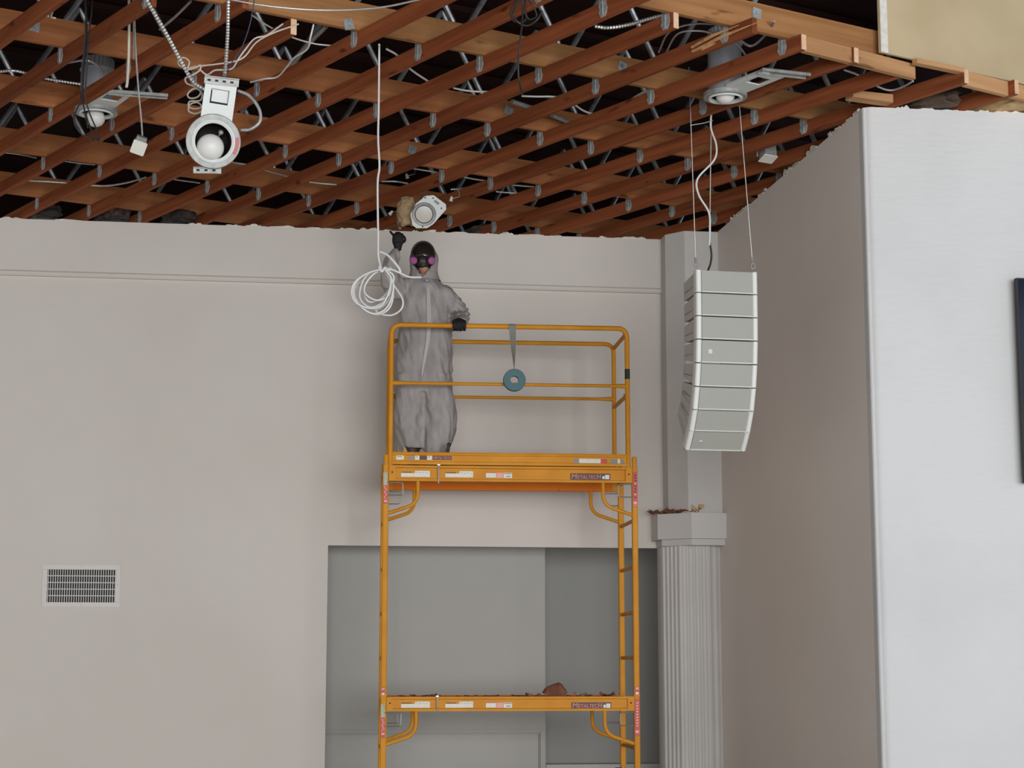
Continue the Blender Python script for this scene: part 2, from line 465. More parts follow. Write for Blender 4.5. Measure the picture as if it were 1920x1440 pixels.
obj('capital_band', MB().prism(planw(tier(ba, 0.22, bb, 0.41)), z_bb, z_cb), M_trim, col)
def fluted(p, q, n, depth):
    """edge p-q with n rounded flutes"""
    p = Vector(p); q = Vector(q); d = (q - p); L = d.length; d.normalize(); nn = Vector((d.y, -d.x))
    if nn.y < 0: nn = -nn
    out = [p]; w = L / (n + 0.35)
    for i in range(n):
        c = (i + 0.5) * w + 0.175 * w
        for k in range(7):
            a = math.pi * k / 6
            x = c - 0.36 * w * math.cos(a)
            out.append(p + d * x - nn * depth * math.sin(a))
    out.append(q); return out
sa = sof(1243, 1200, 0.15); sb = sof(1276, 1200, 0.31); sc_ = sof(1330, 1200, 0.31)
pl = [Vector((0.62, -0.03)), Vector((sa, -0.03))] + fluted((sa, 0.15), (sb, 0.31), 4, 0.010) + fluted((sb + 0.004, 0.31), (sc_, 0.31), 4, 0.010) + fluted((sc_ + 0.004, 0.31), (0.50, 0.20), 3, 0.008) + [Vector((0.62, 0.2))]
obj('fluted_shaft', MB().prism(planw(pl), FLR, z_bb), M_trim, col, smooth=45)

# ---------------------------------------------------------------- ceiling: deck, trusses, joists, hangers
DECK = CEIL + 0.86
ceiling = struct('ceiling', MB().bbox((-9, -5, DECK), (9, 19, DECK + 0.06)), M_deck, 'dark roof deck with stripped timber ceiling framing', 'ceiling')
JA = math.radians(-53.5)
JX = Vector((math.cos(JA), math.sin(JA), 0)); JN = Vector((-math.sin(JA), math.cos(JA), 0))   # along, away
PA = math.radians(31.0)
PX = Vector((math.cos(PA), math.sin(PA), 0)); PN = Vector((-math.sin(PA), math.cos(PA), 0))
JH, JT = 0.092, 0.038
def joist_pos(i): return 5.31 - 0.019 + 0.416 * i
def jpt(i, al, dz=0.0, dn=0.0):
    p = JX * al + JN * (joist_pos(i) + dn); return Vector((p.x, p.y, CEIL + dz))
J_END = {-6: -9.0, -5: -8.4, -4: -8.4, -3: -8.72, -2: -8.45, -1: -8.66, 0: -7.0, 1: -7.0, 2: -6.95, 3: -7.30, 4: -7.10, 5: -7.13, 6: -7.11, 7: -7.17, 8: -6.98, 9: -6.93, 10: -6.93, 11: -6.93, 12: -6.93}
J_START = {}
joists = {}
for i in range(-6, 13):
    a0 = -14.2 if i < 11 else -12.0
    a1 = J_END[i]; L = a1 - a0
    mb = MB()
    # slightly uneven sawn edges
    n = 12; rings = []
    for k in range(n + 1):
        x = -L/2 + L*k/n; dy = 0.003*noise.noise(Vector((x*0.8, i*3.1, 0))); dz = 0.004*noise.noise(Vector((x*0.7, i*5.7, 9)))
        y0, y1, z0, z1 = -JT/2 + dy, JT/2 + dy, dz, JH + dz
        e = 0.003
        rings.append([(x,y0+e,z0),(x,y1-e,z0),(x,y1,z0+e),(x,y1,z1),(x,y0,z1),(x,y0,z0+e)])
    mb.loft(rings)
    o_ = jpt(i, (a0 + a1) / 2)
    M = frame(o_, JX, JN, Vector((0, 0, 1)))
    joists[i] = put('joist', to_mesh('joist', mb, 20), M_joist, ceiling, M)
    if i in (-1, 3, 5, 6, 8, 9):
        e = MB().box((L/2 + 0.002, 0, JH/2), (0.004, JT - 0.002, JH - 0.002))
        me = to_mesh('end_grain', e, 0)
        put('end_grain', me, M_endg, joists[i], M)
# split splinter on the broken joist
mb = MB()
p0 = jpt(4, -7.62, 0.02, -0.012); 
for k, (dz, dn, l) in enumerate(((0.03, -0.02, 0.55), (0.055, -0.026, 0.40), (0.012, -0.004, 0.28))):
    a = jpt(4, -7.60, dz, dn); b = jpt(4, -7.60 + l * 0.5, dz + 0.012, dn - 0.016); c = jpt(4, -7.60 + l, dz + 0.018, dn - 0.004)
    mb.tube([a, b, c], [0.008, 0.010, 0.002], 5)
obj('splinter', mb, M_fresh, joists[4])

# trusses: wooden chords with steel tube webs
def row_pt(u, v):
    return atz(u, v, CEIL + 0.03)
ROWS = [(1277, 30, 0.0), (900, 122, 0.03), (1006, 261, 0.03), (1002, 359, 0.03), (833, 415, 0.03)]
CH, CT = 0.165, 0.040
CZ = CEIL + JH
rowp = []
for u, v, dz in ROWS:
    rowp.append(atz(u, v, CEIL + dz + (0.089 if dz == 0 else 0)))
rowp.append(rowp[-1] + (rowp[-1] - rowp[-2]) * 1.0)
web_me = {}
chords = []
for r, p in enumerate(rowp):
    along0, along1 = -7.0, 7.0
    foot = Vector((p.x, p.y, 0)); s0 = foot.dot(PX); base = foot - PX * s0
    x0, x1 = -6.5, 10.5
    if r == 0: x0, x1 = 3.0, (atz(1650, 85, CZ + 0.03) - base).dot(PX) + 0.13
    hgt = CH if r else 0.17
    mb = MB(); n = 10; L = x1 - x0; rings = []
    for k in range(n + 1):
        x = -L/2 + L*k/n; e = 0.004
        dy = 0.004*noise.noise(Vector((x*0.6, r*4.3, 2)))
        rings.append([(x,-CT/2+dy+e,0),(x,CT/2+dy-e,0),(x,CT/2+dy,e),(x,CT/2+dy,hgt),(x,-CT/2+dy,hgt),(x,-CT/2+dy,e)])
    mb.loft(rings)
    o_ = base + PX * (x0 + x1) / 2; o_.z = CZ
    M = frame(o_, PX, PN, Vector((0, 0, 1)))
    ch = put('truss_chord', to_mesh('truss_chord', mb, 20), M_chordl if r < 2 else M_chord, ceiling, M)
    chords.append((ch, base, x0, x1, M))
    # upper chord
    mb = MB().box((0, 0, 0), (L, 0.09, 0.04)); Mu = M.copy(); Mu.translation = o_ + Vector((0, 0, DECK - CZ - 0.03))
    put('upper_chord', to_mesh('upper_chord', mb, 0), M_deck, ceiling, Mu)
    # webs
    pitch = 0.74; nW = int(L / pitch)
    ztop = DECK - 0.06
    key = 'web%d' % (r == 0)
    for k in range(nW):
        for sgn in (-1, 1):
            xm_ = x0 + (k + 0.5) * pitch + (0.13 * r)
            if xm_ > x1 - 0.3: continue
            bot = base + PX * (xm_ + sgn * 0.03); bot.z = CZ + hgt - 0.03
            top = base + PX * (xm_ + sgn * pitch / 2); top.z = ztop
            d = top - bot; Lw = d.length
            if ('w', r == 0, sgn) not in web_me:
                t = MB().tube([(0, 0, 0), (0, 0, 0.03), (0, 0, 0.05), (0, 0, Lw - 0.05), (0, 0, Lw)], [0.010, 0.012, 0.018, 0.018, 0.012], 8)
                web_me[('w', r == 0, sgn)] = to_mesh('web_tube', t)
            q = d.to_track_quat('Z', 'Y').to_matrix().to_4x4(); q.translation = bot
            put('web_tube', web_me[('w', r == 0, sgn)], M_web, ch, q)

# joist hangers: bent strap plates nailed to the visible face of each joist under every truss
def hanger_mesh():
    mb = MB()
    prof = [(1.55*x, z) for x, z in [(-0.016, 0.118), (0.018, 0.118), (0.020, 0.075), (0.026, 0.050), (0.020, 0.020), (0.012, 0.004), (-0.010, 0.004), (-0.016, 0.020), (-0.022, 0.034), (-0.016, 0.052), (-0.020, 0.072)]]
    n = len(prof)
    f0 = [(x, -0.0045, z) for x, z in prof]; f1 = [(x, 0.0, z) for x, z in prof]
    mb.add(f0 + f1, [tuple(range(n)), tuple(range(2*n - 1, n - 1, -1))] + [(i, n + i, n + (i+1) % n, (i+1) % n) for i in range(n)])
    mb.box((0.004, -0.006, 0.06), (0.006, 0.006, 0.10))      # pressed rib
    mb.box((0.0, 0.020, 0.121), (0.034, 0.050, 0.004))       # top flange over the joist
    for z in (0.03, 0.062, 0.092): mb.box((-0.006, -0.006, z), (0.005, 0.004, 0.005))
    return to_mesh('joist_hanger', mb, 30)
hm = hanger_mesh()
skip = {(0, 6), (0, 7)}
for i, jo in joists.items():
    for r, (ch, base, x0, x1, Mc) in enumerate(chords):
        # intersection of the joist face line and the chord line in plan
        A = JN * (joist_pos(i) - JT / 2); B = base
        den = JX.x * (-PX.y) - JX.y * (-PX.x)
        dx = B.x - A.x; dy = B.y - A.y
        tj = (dx * (-PX.y) - dy * (-PX.x)) / den
        tp = (JX.x * dy - JX.y * dx) / den
        if tj > J_END[i] - 0.01 or tj < -13.6 or tp < x0 or tp > x1 - 0.02 or (r, i) in skip: continue
        p = A + JX * (tj - 0.045); p.z = CEIL + rnd.uniform(-0.002, 0.004)
        M = frame(p, JX, JN, Vector((0, 0, 1))) @ Matrix.Rotation(rnd.uniform(-0.06, 0.06), 4, 'Y')
        put('joist_hanger', hm, M_galvd, jo, M)
# square bolt plates on the chords
plm = MB().box((0, -0.003, 0), (0.062, 0.005, 0.062)).lathe([(0.012, -0.016), (0.012, -0.005)], Matrix.Rotation(math.pi/2, 4, 'X'), 8)
plm.box((0, -0.010, 0), (0.018, 0.010, 0.018))
plate_me = to_mesh('bolt_plate', plm, 30)
def plate(r, u, v):
    ch, base, x0, x1, Mc = chords[r]
    rr_ = ray(u, v); k = (base + Vector((0,0,0)) - EYE).dot(PN) / rr_.dot(PN)
    p = EYE + rr_ * k - PN * (CT/2 + 0.001)
    put('bolt_plate', plate_me, M_galvd, ch, frame(p, PX, PN, Vector((0, 0, 1))) @ Matrix.Rotation(rnd.uniform(-.4, .4), 4, 'Y'))
for r, u, v in ((0, 1414, 27), (1, 1163, 127), (1, 650, 48), (2, 62, 52), (2, 950, 209), (3, 770, 283)): plate(r, u, v)

# header boards closing the joist ends, with a wall plate and the cream bulkhead above
def board(name, mt, a, b, h, t, parent=ceiling, z=None, nn=None):
    a = Vector(a); b = Vector(b); L = (b - a).length; d = (b - a).normalized(); n = Vector((-d.y, d.x, 0)).normalized()
    M = frame((a + b) / 2, d, n, d.cross(n))
    return put(name, to_mesh(name, MB().chamfer_box((0, 0, h/2), (L, t, h), 0.004), 20), mt, parent, M)
h1a = jpt(5, -7.16, 0.0, 0.02); h1b = jpt(7, -7.12, 0.0, 0.10)
board('header_board', M_fresh, h1a, h1b, JH, 0.036)
h2a = jpt(8, -7.02, 0.0, 0.02); h2b = jpt(10, -6.96, 0.0, 0.2)
board('header_board', M_fresh, h2a, h2b, JH, 0.036)
pa_ = jpt(7, -7.05, JH - 0.025, 0.03); pb_ = jpt(8, -7.00, JH - 0.025, 0.0)
board('header_board', M_fresh, pa_, pb_, 0.03, 0.05)
# splintered block lying on the corner of the wall
ba_ = atz(1592, 185, CEIL + 0.012); bb_ = atz(1668, 196, CEIL + 0.012)
board('broken_block', M_fresh, ba_, bb_, 0.045, 0.09)
ba_ = atz(1600, 178, CEIL + 0.05); bb_ = atz(1672, 186, CEIL + 0.055)
board('broken_block', M_fresh, ba_, bb_, 0.02, 0.07)
# cream bulkhead (upper wall of the taller part of the hall)
c0 = atz(1652, 97, CEIL + JH + 0.008); 
cd = PX.copy(); c1 = c0 + cd * 4.5
cn = Vector((-cd.y, cd.x, 0))
M = frame(c0 + cd * 2.25 + cn * 0.011, cd, cn, Vector((0, 0, 1)))
mb = MB().box((0, 0, 0.38), (4.5, 0.02, 0.76))
blk = put('wall_upper', to_mesh('wall_upper', mb, 0), M_cream, None, M); tag(blk, 'cream unpainted bulkhead above the joist ends at right', 'wall', None, 'structure')
mb = MB().box((-2.25 + 0.028, -0.0115, 0.38), (0.056, 0.004, 0.76))
put('corner_bead', to_mesh('corner_bead', mb, 0), M_plast, blk, M)

# ------------------------------------------------------------------ scaffold tower
SA = math.radians(5.3); SY = 13.4
SXD = Vector((math.cos(SA), math.sin(SA), 0)); SYD = Vector((-math.sin(SA), math.cos(SA), 0))
S0 = Vector((at(956, 1200, SY).x, SY, 0))
def S(x, y, z): p = S0 + SXD * x + SYD * y; return Vector((p.x, p.y, z))
SM = frame(Vector((S0.x, S0.y, 0)), SXD, SYD, Vector((0, 0, 1)))
def zs(v, u=956, y=0.0):
    r = ray(u, v); k = (S0 + SYD * y - EYE).dot(SYD) / r.dot(SYD); return EYE.z + r.z * k
def xs(u, v=900, y=0.0):
    r = ray(u, v); k = (S0 + SYD * y - EYE).dot(SYD) / r.dot(SYD); return (EYE + r * k - S0).dot(SXD)
PXL, PXR = xs(722.5, 1000), xs(1190.5, 1000)
PW = 0.043; DEP = 0.68
scaf = thing('scaffold_tower', 'tall yellow steel rolling scaffold tower with guardrails', 'scaffold', S(0, DEP/2, STAGE), SA)
def sp(name, mb, mt, parent=scaf, smooth=35):
    mb.v = [SM @ p for p in mb.v]; return obj(name, mb, mt, parent, smooth)
z_foot = STAGE + 0.175
z_joint = zs(1304); z_ptop = zs(874)
for px in (PXL, PXR):
    for y in (0.0, DEP):
        lo = sp('post', MB().chamfer_box((px, y, (z_foot + z_joint)/2), (PW, PW, z_joint - z_foot), 0.006), M_yel)
        up = sp('post', MB().chamfer_box((px, y, (z_joint + z_ptop)/2), (PW - 0.001, PW - 0.001, z_ptop - z_joint), 0.006), M_yel)
        sp('stacking_pin', MB().tube([(px, y, z_ptop - 0.02), (px, y, z_ptop + 0.072), (px, y, z_ptop + 0.078)], [0.0185, 0.0185, 0.014], 12), M_yel)
        sp('coupling_collar', MB().chamfer_box((px, y, z_joint), (PW + 0.006, PW + 0.006, 0.012), 0.006), M_yel)
        # caster under each post
        cz = STAGE + 0.0625
        w = MB().lathe([(0.018, -0.018), (0.055, -0.018), (0.0625, -0.011), (0.0625, 0.011), (0.055, 0.018), (0.018, 0.018)], Matrix.Translation((px + 0.02, y, cz)) @ Matrix.Rotation(math.pi/2, 4, 'X'), 20, True)
        cast = sp('caster', MB().box((px + 0.01, y - 0.026, cz + 0.03), (0.05, 0.004, 0.10)).box((px + 0.01, y + 0.026, cz + 0.03), (0.05, 0.004, 0.10)).box((px, y, cz + 0.083), (0.066, 0.062, 0.012)).tube([(px, y, cz + 0.08), (px, y, cz + 0.13)], 0.016, 10), M_galvd)
        sp('wheel', w, M_black, cast)
        sp('brake_lever', MB().box((px - 0.035, y - 0.01, cz + 0.105), (0.05, 0.03, 0.010)), M_black, cast)
# rungs of the two end frames
for px in (PXL, PXR):
    for v in (975, 1062, 1148, 1233, 1404):
        z = zs(v, 1190)
        sp('rung', MB().tube([(px, PW/2, z), (px, DEP - PW/2, z)], 0.0135, 10), M_yel)
    sp('rung', MB().tube([(px, PW/2, zs(890)), (px, DEP - PW/2, zs(890))], 0.0135, 10), M_yel)
# work platforms
def platform(vt, vb):
    zt, zb = zs(vt), zs(vb); h = zt - zb
    for y, sg in ((0.0, -1), (DEP, 1)):
        yy = y + sg * 0.0
        x0, x1 = PXL + PW/2 + 0.048, PXR - PW/2 - 0.048
        # channel: web with two lips
        prof = [(-0.022, 0), (0.020, 0), (0.020, h), (-0.022, h), (-0.022, h - 0.016), (-0.006, h - 0.020), (-0.006, 0.020), (-0.022, 0.016)]
        prof = [(yy + (p if sg < 0 else -p), zb + q) for p, q in prof]
        if sg > 0: prof = prof[::-1]
        beam = sp('platform_beam', MB().loft([[(x, p, q) for p, q in prof] for x in (x0, x1)]), M_yel if sg < 0 else M_yel_bounce, smooth=15)
        for xa, xb in ((PXL + PW/2, x0), (x1, PXR - PW/2)):
            br = sp('corner_bracket', MB().bbox((xa, yy - 0.026, zb), (xb, yy + 0.026, zt)), M_yel)
            sp('bolt_hole', MB().lathe([(0.0, -0.001), (0.006, -0.001), (0.006, 0.001), (0, 0.001)], Matrix.Translation(((xa + xb)/2, yy + sg*0.0265, zb + h*0.55)) @ Matrix.Rotation(math.pi/2, 4, 'X'), 10), M_dark, br)
        # curved knee braces
        for sx, px in ((1, PXL), (-1, PXR)):
            xk = px + sx * 0.235
            pth = fillet([(xk, yy, zb + 0.005), (xk, yy, zb - 0.165), (px + sx*0.02, yy, zb - 0.235)], 0.12, 8)
            sp('knee_brace', MB().tube(pth, 0.0135, 10), M_yel)
            # wire locking pin
            zp = zb - 0.012
            pin = fillet([(px + sx*0.01, yy - sg*(-0.0) + sg*0.03, zp), (px + sx*0.125, yy + sg*0.03, zp), (px + sx*0.125, yy + sg*0.03, zp - 0.095), (px + sx*0.015, yy + sg*0.03, zp - 0.095)], 0.018, 4)
            sp('locking_pin', MB().tube(pin, 0.0045, 8), M_zinc)
    for k in range(2):
        y0 = 0.024 + k * (DEP - 0.048) / 2; y1 = y0 + (DEP - 0.048) / 2 - 0.004
        sp('deck_plank', MB().bbox((PXL + 0.03, y0, zt - 0.022), (PXR - 0.03, y1, zt - 0.006)), M_ply)
    # hanging toggle pins
    xa = xs(822)
    sp('toggle_pin', MB().tube([(xa, -0.031, zt + 0.004), (xa, -0.031, zb - 0.004), (xa, -0.031, zb - 0.018)], [0.0055, 0.0055, 0.003], 8).box((xa, -0.02, zt + 0.004), (0.02, 0.04, 0.005)), M_zinc)
    xa = xs(1070)
    sp('toggle_pin', MB().tube([(xa, DEP - 0.04, zb + 0.01), (xa, DEP - 0.04, zb - 0.026)], 0.004, 8), M_zinc)
    return zt, zb
zt_u, zb_u = platform(875, 904)
zt_l, zb_l = platform(1306, 1333)

# guardrails
GXL, GXR = xs(733, 740), xs(1176.5, 740)
zg = zs(612.5); zmid = zs(721)
for y, r in ((0.0, 0.0185), (DEP, 0.017)):
    lp = fillet([(GXL, y, zt_u - 0.0), (GXL, y, zg), (GXR, y, zg), (GXR, y, zt_u - 0.0)], 0.075, 7)
    sp('guard_frame', MB().tube(lp, r, 12), M_yel)
    sp('mid_rail', MB().tube([(GXL + 0.01, y, zmid), (GXL + 0.05, y, zmid), (GXL + 0.12, y, zmid), (GXR - 0.12, y, zmid), (GXR - 0.05, y, zmid), (GXR - 0.01, y, zmid)], [0.017, 0.017, 0.0125, 0.0125, 0.017, 0.017], 10), M_yel)
for x in (GXL, GXR):
    for zz in (zg - 0.035, zmid - 0.065):
        sp('end_rail', MB().tube([(x, 0.01, zz), (x, DEP - 0.01, zz)], 0.0155, 10), M_yel)
        sp('rail_bolt', MB().lathe([(0, 0), (0.012, 0), (0.012, 0.008), (0, 0.011)], Matrix.Translation((x - math.copysign(0.017, x), 0.03, zz - 0.0)) @ Matrix.Rotation(-math.copysign(math.pi/2, x), 4, 'Y'), 8), M_zinc)
sp('rail_tag', MB().tube([(GXR, 0, zs(708)), (GXR, 0, zs(689))], 0.0195, 12), M_black)
# toe boards
zt0, zt1 = zs(873), zs(850)
for y, sg in ((-0.002, -1), (DEP + 0.002, 1)):
    h = zt1 - zt0
    prof = [(-0.016, 0), (0.012, 0), (0.012, h), (-0.016, h), (-0.020, h - 0.010), (-0.016, h - 0.022), (-0.006, h - 0.024), (-0.006, 0.024), (-0.016, 0.020)]
    prof = [(y + (p if sg < 0 else -p), zt0 + q) for p, q in prof]
    if sg > 0: prof = prof[::-1]
    tb = sp('toe_board', MB().loft([[(x, p, q) for p, q in prof] for x in (GXL + 0.012, GXR - 0.012)]), M_yel, smooth=15)
    if sg < 0:
        for u in (903, 912, 1002, 1010):
            sp('rivet', MB().lathe([(0, -0.004), (0.007, -0.003), (0.007, 0)], Matrix.Translation((xs(u, 860), -0.0085, zt0 + h*0.5)) @ Matrix.Rotation(math.pi/2, 4, 'X'), 10), M_zinc, tb)

# stickers and lettering
def sticker(name, u0, u1, v0, v1, mt, y, parent=scaf, th=0.0012):
    x0, x1 = xs(u0, (v0 + v1)/2), xs(u1, (v0 + v1)/2); z0, z1 = zs(v1), zs(v0)
    return sp(name, MB().bbox((x0, y - th, z0), (x1, y, z1)), mt, parent, 0)
def lettering(name, text, u0, u1, v0, v1, mt, y, parent, big_caps=True):
    x0, x1 = xs(u0, v0), xs(u1, v0); z0, z1 = zs(v1), zs(v0)
    cu = bpy.data.curves.new(name, 'FONT'); cu.body = text; cu.extrude = 0.02; cu.size = 1.0; cu.shear = 0.12
    to = bpy.data.objects.new(name + '_tmp', cu); C.objects.link(to)
    bpy.context.view_layer.update()
    me = bpy.data.meshes.new_from_object(to.evaluated_get(bpy.context.evaluated_depsgraph_get()))
    bpy.data.objects.remove(to); bpy.data.curves.remove(cu)
    xsv = [v.co.x for v in me.vertices]; ysv = [v.co.y for v in me.vertices]
    a, b, c, d = min(xsv), max(xsv), min(ysv), max(ysv)
    mbb = MB(); mbb.v = [Vector((x0 + (v.co.x - a)/(b - a)*(x1 - x0), y - 0.0008 - (0.0006 if v.co.z > 0 else 0), z0 + (v.co.y - c)/(d - c)*(z1 - z0))) for v in me.vertices]
    mbb.f = [tuple(p.vertices) for p in me.polygons]
    bpy.data.meshes.remove(me)
    return sp(name, mbb, mt, parent, 0)
YB = -0.0065
def brand(u0, u1, v0, v1, y, mtext=M_brandt):
    s_ = sticker('brand_sticker', u0, u1, v0, v1, M_brand, y)
    w = u1 - u0; h = v1 - v0
    lettering('lettering', 'M', u0 + 0.03*w, u0 + 0.165*w, v0 + 0.12*h, v1 - 0.16*h, mtext, y - 0.0012, s_)
    lettering('lettering', 'ETALTEC', u0 + 0.175*w, u0 + 0.66*w, v0 + 0.28*h, v1 - 0.16*h, mtext, y - 0.0012, s_)
    lettering('lettering', 'H', u0 + 0.665*w, u0 + 0.765*w, v0 + 0.12*h, v1 - 0.16*h, mtext, y - 0.0012, s_)
    sticker('printed_mark', u0 + 0.80*w, u0 + 0.86*w, v0 + 0.4*h, v1 - 0.15*h, M_lab, y - 0.0012, s_, 0.0008)
    sticker('printed_mark', u0 + 0.87*w, u0 + 0.975*w, v0 + 0.2*h, v1 - 0.12*h, M_lab, y - 0.0012, s_, 0.0008)
    return s_
for dv, du in ((0, 0), (430.5, 2)):
    brand(1069 + du, 1144 + du, 886.5 + dv, 898.5 + dv, YB)
    for u0, u1 in ((752, 806), (835, 887)):
        s_ = sticker('safety_label', u0, u1, 889 + dv, 896 + dv, M_lab, YB)
        sticker('printed_line', u0 + 1, u0 + 20, 886.6 + dv, 888.2 + dv, M_brand, YB, s_)
        s2_ = sticker('safety_label', u0 + 26, u1, 884.5 + dv, 889 + dv, M_lab, YB)
        for q in range(4): sticker('printed_line', u0 + 28 + q*6, u0 + 32 + q*6, 887 + dv + (q % 2), 887.8 + dv + (q % 2), M_labg, YB - 0.0012, s2_, 0.0006)
    s_ = sticker('safety_label', 911, 930, 887.5 + dv, 896 + dv, M_lab, YB); sticker('printed_line', 911, 930, 886.2 + dv, 887.4 + dv, M_red, YB, s_)
    sticker('safety_label', 931, 943, 887 + dv, 896.5 + dv, M_pink, YB)
    s_ = sticker('safety_label', 944, 960, 887 + dv, 896.5 + dv, M_lab, YB); sticker('printed_line', 945, 959, 888 + dv, 889.4 + dv, M_labg, YB - 0.0012, s_, 0.0006); sticker('printed_line', 949, 957, 892.5 + dv, 894.5 + dv, M_labg, YB - 0.0012, s_, 0.0006)
YT = -0.0085
sb_ = sticker('brand_sticker', 811, 847, 856.5, 864, M_brand, YT); lettering('lettering', 'METALTECH', 812.5, 845, 858, 862.8, M_brandt, YT - 0.0012, sb_)
for u0, u1, mt in ((743, 757, M_lab), (766, 777, M_labg), (778, 786, M_lab), (787, 800, M_brand), (801, 810, M_lab)):
    s_ = sticker('safety_label', u0, u1, 856.5, 864, mt, YT)
    if mt is M_lab: sticker('printed_line', u0 + 1.5, u1 - 3, 858, 859.5, M_labg, YT - 0.0012, s_, 0.0006)
for u0, u1, mt in ((1075, 1085, M_labg), (1085.5, 1126, M_lab), (1126.5, 1138, M_red), (1144, 1157, M_labg), (1158, 1162, M_lab), (1163, 1170, M_labg)):
    sticker('safety_label', u0, u1, 859, 867.5, mt, YT)
YP = -PW/2 - 0.0005
s_ = sticker('warning_sticker', 1186, 1194.5, 883, 949, M_red, YP); sticker('printed_mark', 1187, 1193.5, 939, 944, M_pink, YP - 0.0012, s_, 0.0006); sticker('printed_line', 1187, 1193.5, 946, 947, M_pink, YP - 0.0012, s_, 0.0006)
for q in range(9): sticker('printed_line', 1188.4, 1192.2, 888 + q*5.2, 890.6 + q*5.2, M_pink if q % 4 == 3 else M_brand, YP - 0.0012, s_, 0.0006)
s_ = sticker('warning_sticker', 718.5, 726.5, 912, 947, M_red, YP); sticker('printed_mark', 720, 725.5, 940, 944, M_pink, YP - 0.0012, s_, 0.0006)
for q in range(8): sticker('printed_line', 719.5 + (q % 3)*1.5, 722.5 + (q % 3)*1.5, 914 + q*3.1, 915.8 + q*3.1, M_pink, YP - 0.0012, s_, 0.0006)
sticker('worn_sticker', 718.5, 726.5, 888, 912, M_grn, YP)
s_ = sticker('warning_sticker', 1189.5, 1198, 1311, 1381, M_red, YP); sticker('printed_mark', 1190.5, 1197, 1370, 1375, M_pink, YP - 0.0012, s_, 0.0006)
for q in range(9): sticker('printed_line', 1192, 1196, 1317 + q*5.4, 1319.6 + q*5.4, M_pink, YP - 0.0012, s_, 0.0006)
s_ = sticker('warning_sticker', 1189.5, 1197.5, 1287, 1303, M_red, YP); sticker('printed_mark', 1191, 1196.5, 1298, 1302, M_lab, YP - 0.0012, s_, 0.0006); sticker('printed_mark', 1191, 1196.5, 1289, 1293, M_pink, YP - 0.0012, s_, 0.0006)
s_ = sticker('warning_sticker', 713.8, 721.5, 1344, 1383, M_red, YP); sticker('printed_mark', 715, 720.5, 1373, 1377, M_pink, YP - 0.0012, s_, 0.0006)
for q in range(7): sticker('printed_line', 715 + (q % 3)*1.2, 718 + (q % 3)*1.2, 1347 + q*3.4, 1349 + q*3.4, M_pink, YP - 0.0012, s_, 0.0006)
sticker('worn_sticker', 713.8, 721.5, 1320, 1344, M_grn, YP)
s_ = sticker('warning_sticker', 714.2, 721.8, 1288, 1304, M_red, YP); sticker('printed_mark', 715.5, 720.8, 1299, 1302.5, M_lab, YP - 0.0012, s_, 0.0006); sticker('printed_mark', 715.5, 720.8, 1290, 1293, M_pink, YP - 0.0012, s_, 0.0006)

# roll of tape hanging from the top rail by its own strip
tx = xs(963, 715); tz = zs(715); rO, rI = 0.083, 0.034
tape = thing('tape_roll', 'teal roll of tape hanging from the top guardrail', 'tape', S(tx, -0.05, tz - rO), SA)
Mt = Matrix.Translation((tx, -0.055, tz)) @ Matrix.Rotation(math.pi/2, 4, 'X')
sp('roll', MB().lathe([(rI, -0.022), (rO - 0.004, -0.022), (rO, -0.018), (rO, 0.018), (rO - 0.004, 0.022), (rI, 0.022)], Mt, 40, True), M_tape, tape)
sp('cardboard_core', MB().lathe([(rI - 0.004, -0.0225), (rI, -0.0225), (rI, 0.0225), (rI - 0.004, 0.0225)], Mt, 32, True), M_tape, tape)
xt = xs(960, 612); w = 0.026
mb = MB(); n = 12
for k in range(n + 1):
    t = k / n; a = t * math.radians(84); zc = zg - 0.0 + (tz + rO - 0.006 - zg) * t; xc = xt + (tx - xt) * t
    yc = -0.024 - 0.026 * t
    dx = Vector((math.cos(a), math.sin(a) , 0)) * w
    c = Vector((xc, yc, zc)); mb.v += [c - dx, c + dx]
for k in range(n): mb.f.append((2*k, 2*k+1, 2*k+3, 2*k+2))
strip = sp('tape_strip', mb, M_tapes, tape)
sp('tape_wrap', MB().tube([(xt - w, 0, zg), (xt + w, 0, zg)], 0.0205, 14), M_tapes, tape)

# scraps of torn paper lying on the two platforms
def scrap(name, label, center, sx, sy, sz, seed, mt, group=None, curl=1.0, cat='paper scrap', rough=0.5, parent=None):
    r = random.Random(seed); n = 9; m = 6; mb = MB()
    off = Vector((seed * 1.7, seed * 0.9, 0)); top = []
    for j in range(m + 1):
        for i in range(n + 1):
            x = (i / n - 0.5); y = (j / m - 0.5)
            e = 1 + rough * noise.noise(Vector((x * 5 + seed, y * 5, seed * 3.3)))
            zc = (abs(noise.noise(Vector((x * 3.1, y * 3.1, seed * 2.2)))) + 0.55 * curl * (2 * abs(x)) ** 2 + 0.25 * abs(noise.noise(Vector((x * 8, y * 8, seed)))))
            top.append(Vector((x * sx * e, y * sy * e, zc)))
    zmin = min(p.z for p in top); zmax = max(p.z for p in top)
    for p in top: p.z = (p.z - zmin) / (zmax - zmin) * sz
    th = 0.0016
    c = Vector(center)
    W = n + 1; K = len(top)
    mb.v = [c + p + Vector((0, 0, th)) for p in top] + [c + p for p in top]
    for j in range(m):
        for i in range(n):
            a = j*W + i
            mb.f.append((a, a+1, a+W+1, a+W)); mb.f.append((K+a, K+a+W, K+a+W+1, K+a+1))
    ring = [i for i in range(W)] + [j*W + n for j in range(1, m+1)] + [m*W + i for i in range(n-1, -1, -1)] + [j*W for j in range(m-1, 0, -1)]
    for a, b in zip(ring, ring[1:] + ring[:1]): mb.f.append((a, K + a, K + b, b))
    o = obj(name, mb, mt, parent, 40)
    return tag(o, label, cat, group) if parent is None else o
ztd = zt_l - 0.006
